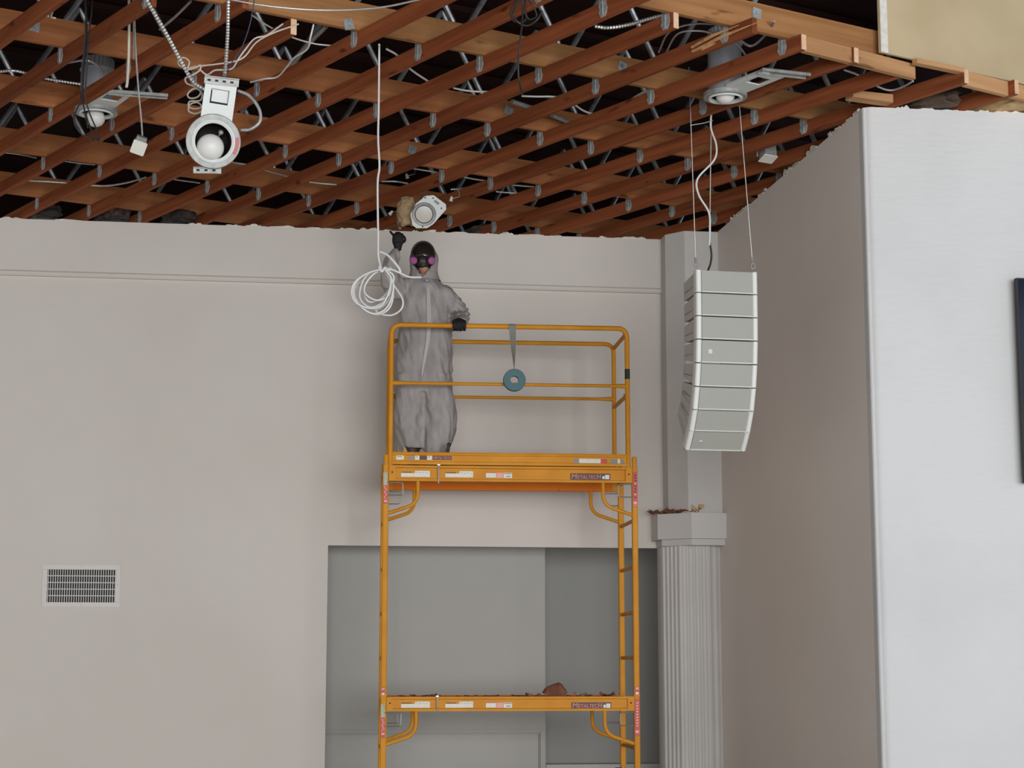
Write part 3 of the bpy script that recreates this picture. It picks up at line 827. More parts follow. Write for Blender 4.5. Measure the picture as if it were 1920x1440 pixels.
ORD = ('leftmost', 'second', 'third', 'fourth', 'fifth', 'seventh', 'eighth', 'ninth', 'rightmost', 'sixth')
for k, (u, y, sx, sy, sz) in enumerate(((765, .12, .12, .10, .018), (815, .20, .10, .12, .016), (868, .10, .08, .09, .012), (888, .3, .09, .1, .012), (905, .14, .05, .08, .010), (985, .30, .12, .10, .014), (1000, .12, .07, .09, .012), (1080, .12, .10, .10, .014), (1110, .35, .08, .10, .02), (930, .40, .10, .12, .014))):
    scrap('paper_scrap', '%s thin flat brown paper scrap from the left along the lower platform' % ORD[k] if ORD[k][-2:] == 'th' or k in (1, 2) else '%s thin flat brown paper scrap along the lower platform' % ORD[k], S(xs(u, 1305), y, ztd), sx, sy, sz, 11 + k, M_paper, 'flat paper scraps on the lower platform')
cx_ = S(xs(1046, 1300), 0.14, ztd); mb = MB()
topz = [0.030, 0.062, 0.078, 0.086, 0.092, 0.094, 0.098, 0.106, 0.094, 0.060, 0.052]
nx = len(topz); nw = 7
for j in range(nw):
    t = j / (nw - 1)
    for i in range(nx):
        x = -0.088 + 0.172 * i / (nx - 1)
        zlo = 0.018 if i in (0, 1) else (0.012 if i > 7 else 0.0)
        z = zlo + (topz[i] - zlo) * math.sin(t * math.pi / 2)
        y = 0.055 * (1 - math.cos(t * math.pi / 2)) + 0.012 * math.sin(i * 0.9 + t * 2)
        mb.v.append(cx_ + SXD * (x + 0.006 * math.sin(j * 1.9 + i)) + SYD * y + Vector((0, 0, z)))
mb.f = [(j*nx+i, j*nx+i+1, (j+1)*nx+i+1, (j+1)*nx+i) for j in range(nw-1) for i in range(nx-1)]
K_ = len(mb.v); f0 = list(mb.f); mb.v += [p + SYD * 0.003 for p in mb.v]; mb.f += [tuple(i + K_ for i in reversed(f)) for f in f0]
ring_ = list(range(nx)) + [j*nx + nx-1 for j in range(1, nw)] + [(nw-1)*nx + i for i in range(nx-2, -1, -1)] + [j*nx for j in range(nw-2, 0, -1)]
mb.f += [(a_, K_ + a_, K_ + b2, b2) for a_, b2 in zip(ring_, ring_[1:] + ring_[:1])]
tag(obj('paper_scrap', mb, M_paper, None, 50), 'large curled brown paper scrap standing up on the lower platform', 'paper scrap')
scrap('paper_scrap', 'long crumpled dark paper at the left end of the lower platform', S(xs(793, 1305), 0.10, ztd), .17, .14, .026, 42, M_paper)
scrap('paper_scrap', 'spiky torn tan paper between big curled scrap and right post', S(xs(1093, 1303), 0.12, ztd), .10, .10, .042, 43, M_kraft)
scrap('paper_scrap', 'ragged dark paper pile against the right end of the lower platform', S(xs(1144, 1303), 0.14, ztd), .11, .12, .040, 44, M_paper)
scrap('paper_scrap', 'small bent brown scrap left of the large curled paper', S(xs(1003, 1303), 0.10, ztd), .09, .05, .030, 45, M_paper)
zup = zt_u - 0.006
scrap('paper_scrap', 'crumpled tan paper wad beside the boot at the left guard post', S(xs(751, 845), 0.06, zup), .085, .09, .155, 46, M_kraft, curl=0.5)
# short dark tool standing by the boot
tl = thing('hand_tool', 'short dark hand tool with round end beside the right boot', 'tool', S(xs(838, 848), 0.07, zup))
a = S(xs(835, 848), 0.07, zup); b = S(xs(843, 836), 0.075, zs(835, y=0.07))
obj('handle', MB().tube([a, a.lerp(b, 0.55), b], [0.016, 0.015, 0.010], 10), M_boot, tl)
obj('round_head', MB().ellipsoid(b, (0.016, 0.012, 0.016)), M_black, tl)
# torn paper on the column capital
zc_ = z_ct
for k, (s_, t_, sx, sy, sz, lab, mt) in enumerate(((ca + 0.03, 0.24, .17, .10, .055, 'torn brown paper drooping over the left edge of the capital', M_paper), (ca + 0.17, 0.30, .23, .10, .055, 'long torn brown paper scrap on the column capital', M_paper), (cb + 0.07, 0.36, .09, .07, .075, 'pointed orange brown paper scrap on the column capital', M_kraft))):
    scrap('paper_scrap', lab, wf(s_, t_, zc_), sx, sy, sz, 60 + k, mt, curl=0.15 if k < 2 else 0.8)

# ------------------------------------------------------------------ worker
PY = 13.66
SC = FPX / PY
def P(u, v, dy=0.0): return at(u, v, PY + dy)
def ering(u, v, hw, hd, dy=0.0, n=28, tilt=0.0, seed=0.0, fold=0.0, square=2.3):
    """closed ring across the body: half width in pixels, half depth in metres"""
    c = P(u, v, dy); out = []
    for k in range(n):
        a = 2 * math.pi * k / n
        ca_, sa_ = math.cos(a), math.sin(a)
        rr_ = 1.0 / ((abs(ca_)**square + abs(sa_)**square) ** (1/square))
        f = 1 + fold * math.sin(a * 7 + seed) * 0.6 + fold * math.sin(a * 4 + seed * 1.7 + v * 0.03)
        out.append(c + Vector((hw / SC * ca_ * rr_ * f, hd * sa_ * rr_ * f, tilt * ca_)))
    return out
def limb(mb, pts, radii, n=18, flat=1.0):
    mb.tube(smooth_path(pts, 5), [radii[min(int(i/5), len(radii)-1)] + (radii[min(int(i/5)+1, len(radii)-1)] - radii[min(int(i/5), len(radii)-1)]) * ((i % 5)/5) for i in range((len(pts)-1)*5 + 1)], n)
def remeshed(name, mb, voxel, smooth_it=4, displace=None, levels=0):
    me = bpy.data.meshes.new(name + '_src'); me.from_pydata([tuple(p) for p in mb.v], [], mb.f)
    bm = bmesh.new(); bm.from_mesh(me); bmesh.ops.recalc_face_normals(bm, faces=bm.faces); bm.to_mesh(me); bm.free()
    o = bpy.data.objects.new(name + '_src', me); C.objects.link(o)
    md = o.modifiers.new('r', 'REMESH'); md.mode = 'VOXEL'; md.voxel_size = voxel
    ms = o.modifiers.new('s', 'SMOOTH'); ms.iterations = smooth_it; ms.factor = 0.5
    bpy.context.view_layer.update()
    me2 = bpy.data.meshes.new_from_object(o.evaluated_get(bpy.context.evaluated_depsgraph_get()))
    bpy.data.objects.remove(o); bpy.data.meshes.remove(me)
    if displace:
        co = [v.co.copy() for v in me2.vertices]; no = [v.normal.copy() for v in me2.vertices]
        for v, c_, n_ in zip(me2.vertices, co, no): v.co = c_ + n_ * displace(c_)
    out = MB(); out.v = [v.co.copy() for v in me2.vertices]; out.f = [tuple(p.vertices) for p in me2.polygons]
    bpy.data.meshes.remove(me2); return out

# key points: the image-left arm reaches up, the image-right hand grips the rail
SHL, ELL, WRL = P(756, 545), P(731, 512, -0.16), P(745, 470, -0.10)
SHR, ELR = P(835, 556), P(862, 592, 0.06)
zrail = zg
grip = S(xs(861, 610), 0.0, zg)
WRR = grip + Vector((0.005, 0.075, 0.035))
HC = P(794, 486)
# body: one continuous figure under the clothing
bd = MB()
bd.loft([ering(797, v, hw, hd, dy) for v, hw, hd, dy in ((506, 12, .050, .01), (522, 13, .055, .01), (532, 30, .075, .0), (552, 38, .095, 0), (600, 34, .095, 0), (660, 35, .10, 0), (715, 37, .105, 0), (735, 32, .09, 0))])
limb(bd, [P(778, 725), P(770, 785), P(772, 840), P(772, 868)], [.075, .058, .045, .040], 14)
limb(bd, [P(818, 725), P(828, 785), P(824, 840), P(822, 868)], [.075, .058, .045, .040], 14)
limb(bd, [P(776, 548), SHL, P(738, 532, -0.09), ELL, P(737, 490, -0.14), WRL], [.05, .048, .044, .040, .034, .028], 12)
limb(bd, [P(818, 552), SHR, P(851, 574, 0.04), ELR, WRR], [.05, .048, .044, .040, .028], 12)
bd.ellipsoid(HC + Vector((0, 0.0, 0)), (0.074, 0.090, 0.112), None, 18, 14)
bd.ellipsoid(HC + Vector((0.006, -0.035, -0.085)), (0.045, 0.05, 0.04), None, 12, 8)     # chin
bd.ellipsoid(HC + Vector((0, -0.092, -0.02)), (0.014, 0.018, 0.022), None, 10, 6)        # nose
for sx in (-1, 1): bd.ellipsoid(HC + Vector((sx*0.076, 0.01, -0.01)), (0.010, 0.02, 0.030), None, 8, 6)
bm_ = remeshed('person', bd, 0.014, 3)
lo_z = STAGE
pz = zup
person = obj('person', bm_, M_skin, None, 60)
tag(person, 'worker in grey-white hooded coverall and black respirator reaching up beside the rail', 'person')
# coverall
cv = MB()
cv.loft([ering(u, v, hw, hd, dy, 32, 0, v*0.02, f) for u, v, hw, hd, dy, f in (
    (797, 517, 21, .085, .015, 0), (797, 526, 29, .100, .01, 0.0), (797, 536, 37, .115, .0, .01), (797, 550, 44, .130, 0, .015), (797, 575, 48, .145, 0, .02), (796, 610, 50, .155, 0, .02),
    (796, 645, 52, .165, 0, .02), (795, 685, 54, .170, 0, .02), (795, 715, 55, .165, 0, .015), (795, 738, 52, .14, 0, .01))])
for pts in (((769, 705, 30, .155), (770, 745, 31, .15), (770, 780, 31, .145), (770, 812, 29, .135), (772, 830, 24, .115), (774, 842, 20, .09)),
            ((821, 705, 30, .155), (821, 745, 32, .15), (823, 780, 33, .145), (824, 804, 33, .135), (820, 832, 27, .115), (816, 855, 20, .09))):
    cv.loft([ering(u, v, hw, hd, 0, 28, 0, v*0.05, .02) for u, v, hw, hd in pts])
limb(cv, [P(776, 548), SHL, P(738, 532, -0.09), ELL, P(737, 490, -0.14), WRL], [.105, .098, .088, .074, .062, .046], 18)
limb(cv, [P(818, 552), SHR, P(851, 574, 0.04), ELR, ELR.lerp(WRR, 0.5) + Vector((0, 0, -0.01)), WRR + Vector((0, 0.02, -0.01))], [.105, .095, .082, .078, .072, .058], 18)
def cloth(c_):
    q = Vector((c_.x * 9, c_.y * 9, c_.z * 4.2)); w = noise.noise(q) * 0.022
    w += abs(noise.noise(Vector((c_.x * 16 + c_.z * 5, c_.y * 14, c_.z * 5)))) * -0.028
    # gathered sleeve folds near the gripping hand
    d = (c_ - ELR).length
    if c_.x > ELR.x - 0.14 and d < 0.22: w += 0.012 * math.sin(c_.z * 165 + c_.x * 60 + 1.5 * math.sin(c_.x * 45)) * max(0, 1 - d / 0.22)
    return w
cvm = remeshed('coverall', cv, 0.011, 3, cloth)
cover = obj('coverall', cvm, M_cov, person, 180)
cover['label'] = 'baggy grey-white disposable coverall'
# hood: shell round the head, open at the face, running down to a V collar
hd_ = MB(); nu, nv = 64, 36
hv = {}
for j in range(nv + 1):
    for k in range(nu):
        a = 2 * math.pi * k / nu; ph = math.pi * j / nv * 0.94 + 0.02
        p = Vector((0.112 * math.sin(ph) * math.sin(a), -0.125 * math.sin(ph) * math.cos(a), 0.128 * math.cos(ph)))
        if ph > math.pi / 2:                                             # skirt down to the shoulders
            k2 = (ph - math.pi/2) / (math.pi/2)
            p.x = 0.112 * math.sin(a) * (1 - 0.10 * math.sin(k2 * math.pi) + 0.30 * k2 ** 3); p.y = -0.125 * math.cos(a) * (1 - 0.22 * k2 + (0.3 * k2 ** 3 if math.cos(a) < 0 else 0.12 * k2 ** 3)); p.z = -0.180 * k2
        f = 1 + 0.05 * noise.noise(Vector((p.x * 22, p.y * 22, p.z * 18)))
        hv[(j, k)] = HC + Vector((0.002, 0.018, -0.008)) + p * f
idx = {}
def hvx(j, k):
    k %= nu
    if (j, k) not in idx: idx[(j, k)] = len(hd_.v); hd_.v.append(hv[(j, k)])
    return idx[(j, k)]
def is_face(j, k):
    c_ = (hv[(j, k % nu)] + hv[(j + 1, (k + 1) % nu)]) / 2 - HC
    if c_.y > -0.045: return False
    if c_.z > 0.118: return False
    wv = 0.094 if c_.z > -0.055 else max(0.0, 0.080 * (1 - (-0.055 - c_.z) / 0.110))
    return abs(c_.x) < wv
for j in range(nv):
    for k in range(nu):
        if not is_face(j, k): hd_.f.append((hvx(j, k), hvx(j, k+1), hvx(j+1, k+1), hvx(j+1, k)))
# thickness
nV = len(hd_.v); inner = [p + (HC - p).normalized() * 0.006 for p in hd_.v]
edges = {}
for f in hd_.f:
    for a, b in zip(f, f[1:] + f[:1]): edges[(a, b)] = edges.get((a, b), 0) + 1
hd_.v += inner; fo = list(hd_.f); hd_.f += [tuple(i + nV for i in reversed(f)) for f in fo]
for (a, b) in edges:
    if (b, a) not in edges: hd_.f.append((b, a, a + nV, b + nV))
obj('hood', hd_, M_cov, person, 60)
# respirator: dark face piece, visor, nose cup, straps, pink filters
rp = MB().ellipsoid(HC + Vector((0.0, -0.016, 0.018)), (0.098, 0.116, 0.116), None, 24, 18)
rp.v = [p for p in rp.v]
resp = obj('respirator', rp, M_visor, person, 60); resp['label'] = 'black full face respirator'
obj('nose_cup', MB().loft([[HC + Vector((x*s + 0.002, -0.110 - d, z*s - 0.038)) for x, z in ((-.030, .030), (0, .042), (.030, .030), (.036, -.005), (.028, -.036), (0, -.045), (-.028, -.036), (-.036, -.005))] for s, d in ((1.15, 0.0), (1.0, 0.022), (0.6, 0.040))]), M_mask, resp, 50)
obj('outlet_valve', MB().lathe([(0, 0.012), (0.016, 0.010), (0.018, 0)], Matrix.Translation(HC + Vector((0.006, -0.136, -0.072))) @ Matrix.Rotation(math.pi/2, 4, 'X'), 12), M_black, resp)
obj('visor_rim', MB().tube([HC + Vector((0.088*math.sin(a), -0.070, 0.018 + 0.104*math.cos(a))) for a in [math.radians(d) for d in range(-130, 131, 10)]], 0.007, 8), M_mask, resp)
for sx in (-1, 1):
    fc = P(775 if sx < 0 else 809.5, 488 if sx < 0 else 488.5, -0.145)
    Mf = frame(fc, Vector((1, sx*0.25, 0)).normalized(), Vector((0, 0, 1)), Vector((sx*0.25, -1, 0)).normalized())
    obj('filter', MB().lathe([(0.0, 0.010), (0.018, 0.012), (0.026, 0.008), (0.0295, 0.002), (0.0295, -0.012), (0.0, -0.012)], Mf, 22), M_filter, resp)
    obj('filter_mount', MB().tube([fc + Vector((0, 0.01, 0)), fc + Vector((-sx*0.03, 0.05, 0))], 0.014, 10), M_mask, resp)
# zipper flap down the front
def front_y(u, v, d0=-0.30):
    return 0
zp_ = []
for u, v in ((800, 524), (803, 545), (804, 575), (804.5, 610), (802, 640), (797, 668), (793, 690), (791, 704)):
    zp_.append((u, v))
import mathutils
bv = mathutils.bvhtree.BVHTree.FromPolygons([v.co + cover.matrix_basis.translation + person.matrix_basis.translation for v in cover.data.vertices], [tuple(p.vertices) for p in cover.data.polygons])
mb = MB()
for k, (u, v) in enumerate(zp_):
    wpx = (2.5, 3.4, 4.0, 4.0, 3.6, 2.8, 2.0, 1.2)[k]
    for du in (-wpx, wpx):
        r_ = ray(u + du, v).normalized(); hit = bv.ray_cast(EYE, r_)
        p = hit[0] if hit[0] is not None else P(u + du, v, -0.16)
        mb.v.append(p - r_ * 0.014)
for k in range(len(zp_) - 1): mb.f.append((2*k, 2*k+1, 2*k+3, 2*k+2))
n_ = len(mb.v); mb.v += [p + Vector((0, 0.018, 0)) for p in mb.v]
mb.f += [tuple(i + n_ for i in reversed(f)) for f in mb.f] + [(2*k, 2*k+2, n_+2*k+2, n_+2*k) for k in range(len(zp_)-1)] + [(2*k+1, n_+2*k+1, n_+2*k+3, 2*k+3) for k in range(len(zp_)-1)]
obj('zipper_flap', mb, M_zip, person, 60)
# gloves
def finger(mb, pts, r0):
    k = len(pts); mb.tube(smooth_path(pts, 4), [r0 * (1 - 0.25 * i / ((k-1)*4)) for i in range((k-1)*4 + 1)], 8)
    mb.ellipsoid(pts[-1], (r0*0.78,)*3, None, 8, 6)
g = MB()                                                             # hand closed on the rail
ax = SXD; upv = Vector((0, 0, 1)); fw = -SYD
R0 = 0.0185
palm = grip + upv * (R0 + 0.014) - fw * 0.012
g.ellipsoid(palm + upv*0.002 - fw*0.012, (0.052, 0.040, 0.026), frame(Vector((0,0,0)), ax, SYD, upv), 14, 10)
for q, (dx, ln) in enumerate(((-0.040, 0.92), (-0.014, 1.0), (0.013, 0.97), (0.039, 0.86))):
    b = grip + ax * dx
    R_ = R0 + 0.014
    pts = [b + upv*(R_) - fw*0.012] + [b + (upv*math.cos(a) + fw*math.sin(a)) * R_ for a in (0.5, 1.1, 1.7, 2.3, 2.3 + 0.7*ln)]
    finger(g, pts, 0.0150)
b = grip - ax * 0.040
finger(g, [palm - ax*0.034 - fw*0.02, b - fw*(R0 + 0.012) + upv*0.006, b - fw*(R0 + 0.008) - upv*0.016, b - fw*0.004 - upv*(R0 + 0.012) + ax*0.012], 0.0125)
limb(g, [palm - fw*0.02, WRR], [.036, .038], 12)
gl = obj('glove', remeshed('glove', g, 0.0045, 2), M_glove, person, 60); gl['label'] = 'black glove gripping the top rail'
obj('glove_cuff', MB().tube([WRR + Vector((0, -0.005, 0.004)), WRR + Vector((0, 0.03, 0.0))], [0.040, 0.046], 14), M_cov, gl)
g = MB()                                                             # raised hand, fingers closing on the torn paper
hb = P(746, 466, -0.10); hm_ = P(746, 446, -0.10); ht = P(744, 434, -0.09)
limb(g, [hb + Vector((0, 0, -0.015)), hb, hb.lerp(hm_, 0.5)], [.026, .028, .038], 14)
g.ellipsoid(hb.lerp(hm_, 0.80), (0.045, 0.030, 0.066), None, 16, 12)
hk = hm_ + Vector((0, 0, 0.012))
for q, (dx, ln, cur) in enumerate(((-0.028, 0.044, 0.7), (-0.010, 0.044, 1.1), (0.010, 0.042, 1.2), (0.028, 0.034, 1.2))):
    b = hk + Vector((dx, 0, -0.004 * abs(q - 1.5)))
    p1 = b + Vector((dx * 0.15 - (0.010 if q == 0 else 0), -0.004, ln * 0.55)); p2 = p1 + Vector((-0.012 if q == 0 else 0, 0.012 + 0.016 * cur, ln * (0.35 if q == 0 else 0.25))); p3 = p2 + Vector((-0.006, 0.016 * cur, -0.004 if q else 0.012))
    finger(g, [b + Vector((0, 0, -0.02)), b, p1, p2, p3], 0.0112)
finger(g, [hb.lerp(hm_, 0.55) + Vector((0.026, 0.01, 0)), hm_ + Vector((0.052, 0.018, -0.020)), hm_ + Vector((0.050, 0.034, 0.010)), hm_ + Vector((0.034, 0.040, 0.030))], 0.0115)
gl2 = obj('glove', remeshed('glove', g, 0.0045, 2), M_glove, person, 60); gl2['label'] = 'black glove of the raised hand'
# boots
for (u, du) in ((772, -4), (822, 6)):
    c_ = P(u, 862); c_.z = zup
    bt = MB().loft([[c_ + Vector((x*s + du/SC*k*0.6, y*0.105*1.25 + (-0.045 - 0.02*(1-k)), z)) for x, y in [(0.046*math.cos(a), math.sin(a)) for a in [2*math.pi*i/16 for i in range(16)]]] for s, z, k in ((1.0, 0.0, 0.), (1.05, 0.012, .1), (1.05, 0.03, .2), (0.9, 0.065, .4), (0.6, 0.085, .5))])
    bt.tube([c_ + Vector((0, 0.03, 0.03)), c_ + Vector((0, 0.0, 0.27))], [0.054, 0.062], 16)
    obj('boot', bt, M_boot, person, 50)

# ------------------------------------------------------------------ hanging line array
AY = 11.45
AR = math.radians(11.5)
AXD = Vector((math.cos(AR), math.sin(AR), 0)); AND = Vector((math.sin(AR), -math.cos(AR), 0))   # right, towards the room
a_l, a_r = at(1303, 508, AY), at(1421, 508, AY)
AW = (a_r.x - a_l.x) / math.cos(AR)
AO = (a_l + a_r) / 2
arr = thing('line_array_speaker', 'white curved line array of eight speaker boxes hanging from the ceiling', 'speaker', AO - Vector((0, 0, 1.15)), AR)
top = AO.copy()
hbx = (at(1303, 508, AY).z - at(1303, 551, AY).z)
tilts = [0, 1, 3, 7, 13, 20, 33, 43]
pt = top.copy()
depth = 0.36
CAPW = 0.037
for i, tl_ in enumerate(tilts):
    a = math.radians(tl_)
    dn = Vector((0, 0, -1)) * math.cos(a) - AND * math.sin(a)             # down along the front face
    fw_ = AND * math.cos(a) - Vector((0, 0, 1)) * math.sin(a)             # out of the front face
    M = frame(pt + dn * hbx / 2, AXD, -dn, fw_)                          # local: x right, y up, z out
    h = hbx - 0.006; w = AW
    dif = ((tilts[i] - tilts[i-1] if i else 0) + (tilts[i+1] - tl_ if i < 7 else 0)) / 2
    back_h = h - depth * math.tan(math.radians(dif)) * 0.9
    cab = MB(); rings = []
    for z, ww, hh in ((0.0, w/2 - 0.010, h/2 - 0.002), (-0.05, w/2 - 0.010, h/2 - 0.003), (-depth, w/2 - 0.030, back_h/2 - 0.012)):
        rings.append([M @ Vector((sx*ww, sy*hh, z)) for sx, sy in ((-1,-1),(1,-1),(1,1),(-1,1))])
    cab.loft(rings)
    box = obj('cabinet', cab, M_spkside, arr, 20)
    # seam lines on the visible flank
    obj('grille', MB().chamfer_box((0, 0, 0.004), (w - 2*CAPW, h - 0.004, 0.010), 0.003, M), M_grille, box, 20)
    for sx in (-1, 1):
        c = MB(); n = 9; prof = []
        for k in range(n):
            q = math.pi * k / (n - 1)
            prof.append((sx*(w/2 - CAPW/2) - math.cos(q)*CAPW/2, -0.004 + 0.018*math.sin(q)))
        prof = prof + [(sx*(w/2 - CAPW/2) + CAPW/2, -0.05), (sx*(w/2 - CAPW/2) - CAPW/2, -0.05)]
        c.loft([[M @ Vector((x, y, z)) for x, z in prof] for y in (-h/2, h/2)])
        obj('end_cap', c, M_spk, box, 40)
    obj('lower_lip', MB().box((0, -h/2 + 0.003, 0.008), (w - 2*CAPW, 0.005, 0.010), M), M_spk, box, 0)
    obj('flank_seam', MB().box((-w/2 + 0.016, -h*0.12, -0.20), (0.010, 0.0035, 0.20), M @ Matrix.Rotation(-0.0, 4, 'Y')), mat('seam_grey', (0.42, 0.40, 0.38), 0.7), box, 0)
    if i in (3, 7):
        obj('badge', MB().box((-w/2 + CAPW + 0.055, 0.0, 0.0105), (0.026, 0.026, 0.003) if i == 3 else (0.022, 0.014, 0.003), M), M_whitep, box, 0)
        if i == 7: obj('badge_mark', MB().box((-w/2 + CAPW + 0.055, -0.010, 0.0105), (0.008, 0.008, 0.003), M), M_labg, box, 0)
    obj('hinge', MB().box((-w/2 + 0.016, -h/2 - 0.004, -0.012), (0.028, 0.010, 0.02), M).box((w/2 - 0.016, -h/2 - 0.004, -0.012), (0.028, 0.010, 0.02), M), M_dark, box, 0)
    pt = pt + dn * hbx
# shackles and suspension wires
wires = ((1305, 505, 1294, 190), (1412, 505, 1387, 205))
for u0, v0, u1, v1 in wires:
    b = at(u0, v0 + 2, AY + 0.02); t = atz(u1, v1, CEIL + 0.10)
    t = Vector((t.x, AY + 0.05, t.z)); t = at(u1, v1, AY + 0.02)
    d = (t - b).normalized()
    sh = MB().tube([b + Vector((0.012*math.cos(q), 0, 0.030 + 0.018*math.sin(q))) for q in [2*math.pi*k/14 for k in range(14)]], 0.004, 8, closed=True)
    obj('shackle', sh, M_zinc, arr)
    obj('wire_clip', MB().tube([b + d*0.055, b + d*0.085], 0.008, 8), M_zinc, arr)
    obj('thimble', MB().tube([b + Vector((0, 0.008*math.cos(q), 0.055 + 0.012*math.sin(q))) for q in [2*math.pi*k/10 for k in range(10)]], 0.003, 6, closed=True), M_galv, arr)
    obj('suspension_wire', MB().tube([b + d*0.06, b + d*((CEIL + 0.35 - b.z)/d.z)], 0.0032, 6), M_flex, arr)

# ------------------------------------------------------------------ cables
def cable(name, label, pts, r, mt, cat='cable', n=8, k=6, group=None, parent=None):
    o = obj(name, MB().tube(smooth_path(pts, k), r, n), mt, parent, 60)
    return tag(o, label, cat, group) if parent is None else o
def flex(name, label, pts, r, mt=M_flex, step=0.009, cat='conduit', parent=None):
    p = resample(smooth_path(pts, 10), step)
    o = obj(name, MB().tube(p, [r * (1.0 if i % 2 else 0.70) for i in range(len(p))], 8), mt, parent, 30)
    return tag(o, label, cat) if parent is None else o
A = lambda u, v, Y: at(u, v, Y)
Z = lambda u, v, dz=0.05: atz(u, v, CEIL + dz)
# power cable of the array
cable('speaker_cable', 'white speaker cable snaking down to the top of the line array', [A(1334, 205, 11.5), A(1333, 240, 11.5), A(1343, 272, 11.47), A(1339, 300, 11.45), A(1308, 335, 11.45), A(1310, 365, 11.45), A(1329, 398, 11.45), A(1331, 430, 11.47), A(1330, 460, 11.5)], 0.0068, M_cable)
cable('speaker_cable', 'short black cable tail entering the top speaker box', [A(1331, 455, 11.5), A(1334, 478, 11.52), A(1332, 495, 11.52), A(1327, 508, 11.55)], 0.0065, M_black)
cable('speaker_cable', 'thin straight grey cable beside the white speaker cable', [A(1334, 215, 11.52), A(1332, 330, 11.52), A(1331, 420, 11.52)], 0.004, M_flex)
cable('tie_wire', 'thin tie wire between the left suspension wire and speaker cable', [A(1294, 235, 11.46), A(1318, 231, 11.48), A(1336, 226, 11.5)], 0.003, M_flex, 'wire')
# white coil hanging in front of the worker
CY = 10.25
coil = thing('cable_coil', 'coiled white cable hanging from the ceiling in front of the worker', 'cable', A(706, 590, CY))
cable('hanging_run', None, [Z(711, 84, 0.04), A(711, 95, CY), A(710, 200, CY), A(709, 260, CY), A(711.5, 312, CY), A(708, 345, CY), A(709, 440, CY), A(709, 472, CY), A(711, 490, CY), A(715, 503, CY)], 0.0062, M_cable, parent=coil)
r_ = random.Random(4)
loops = [((668, 545), (-34, -26), 0), ]
def loop(pts, dy): return [A(u, v, CY + dy + 0.01*math.sin(i*1.3)) for i, (u, v) in enumerate(pts)]
LP = [
 [(714, 505), (690, 512), (666, 528), (659, 548), (668, 568), (694, 578), (716, 572), (729, 548), (733, 522), (722, 506)],
 [(714, 505), (694, 510), (672, 524), (662, 545), (672, 570), (698, 588), (722, 580), (735, 556), (737, 530), (724, 507)],
 [(714, 506), (698, 516), (684, 536), (686, 552), (706, 563), (726, 556), (735, 538), (738, 518), (726, 507)],
 [(715, 506), (688, 516), (676, 540), (676, 562), (694, 576), (716, 568), (730, 546), (731, 526), (721, 508)],
 [(715, 506), (684, 514), (662, 540), (662, 560), (682, 582), (706, 590), (728, 580), (737, 556), (734, 530), (724, 508)],
 [(716, 506), (702, 512), (686, 530), (682, 548), (692, 566), (714, 560), (728, 545), (736, 526), (730, 509)],
 [(716, 508), (728, 520), (742, 540), (755, 562), (752, 580), (734, 591), (712, 588), (700, 577)],
 [(714, 505), (692, 514), (668, 536), (666, 556), (682, 574), (706, 580), (726, 566), (733, 544), (730, 520), (720, 507)],
]
for i, q in enumerate(LP): cable('coil_loop', None, loop(q, 0.012*(i - 3)), 0.0058, M_cable, parent=coil)
cable('loose_end', None, [A(713, 472, CY), A(726, 478, CY - 0.01), A(738, 490, CY - 0.02), A(748, 503, CY - 0.02), A(751, 511, CY - 0.01)], 0.0075, M_cable, parent=coil)
cable('loose_end', None, [A(716, 504, CY - 0.02), A(730, 504, CY - 0.03), A(746, 510, CY - 0.02), A(766, 519, CY), A(790, 520, CY)], 0.0058, M_cable, parent=coil)
cable('binding_knot', None, [A(711, 500, CY - 0.03), A(716, 509, CY - 0.035), A(722, 502, CY - 0.03), A(728, 507, CY - 0.035), A(732, 503, CY - 0.02)], 0.0085, M_cable, parent=coil)

# ------------------------------------------------------------------ recessed light fixtures
def fixture(name, label, M, s=1.0, can_h=0.30, bulb='inset', plate=True, bar=(0.0, 0.30), rot_bar=0.0, lab_red=False, boxed=True, ring_m=None):
    """local frame: z out of the lamp mouth, y along the mounting plate; mouth ring radius .13"""
    t = thing(name, label, 'light fixture', M.translation)
    T = M @ Matrix.Scale(s, 4)
    ring_m = ring_m or M_galv
    obj('mounting_collar', MB().lathe([(0.100, 0.0), (0.133, 0.0), (0.136, -0.004), (0.136, -0.030), (0.128, -0.034), (0.104, -0.034), (0.100, -0.03)], T, 40, True), ring_m, t)
    obj('trim_ring', MB().lathe([(0.090, 0.004), (0.100, 0.010), (0.108, 0.006), (0.108, 0.001), (0.096, -0.012), (0.090, -0.012)], T, 40, True), M_whitep, t)
    obj('reflector', MB().lathe([(0.095, -0.002), (0.090, -0.08), (0.072, -0.17), (0.0, -0.19)], T, 32), M_dkin, t)
    can = obj('can', MB().lathe([(0.103, -0.03), (0.105, -0.04), (0.105, -can_h*0.78), (0.112, -can_h*0.78), (0.112, -can_h*0.80), (0.098, -can_h*0.82), (0.098, -can_h), (0.0, -can_h)], T, 32), M_can, t)
    fins = MB()
    for k in range(24):
        q = 2*math.pi*k/24
        fins.box((0.100*math.cos(q), 0.100*math.sin(q), -can_h*0.9), (0.008, 0.008, can_h*0.18), T)
    obj('heat_fins', fins, M_galv, can, 0)
    if bulb == 'inset':
        obj('bulb', MB().ellipsoid((0, 0, 0), (0.062, 0.062, 0.052), None, 22, 14), M_bulb, t)
        b = t.children[-1] if t.children else None
    bo = [o for o in bpy.data.objects if o.parent == t and o.name.startswith('bulb')]
    return t, T, can
def set_bulb(t, T, off, r):
    obj('bulb', MB().lathe([(0.022, -0.10), (0.030, -0.075), (r*0.80, -0.045), (r, -0.012), (r*0.95, 0.012), (r*0.72, 0.034), (r*0.38, 0.046), (0.0, 0.050)], T @ Matrix.Translation(off), 26), M_bulb, t, 60)
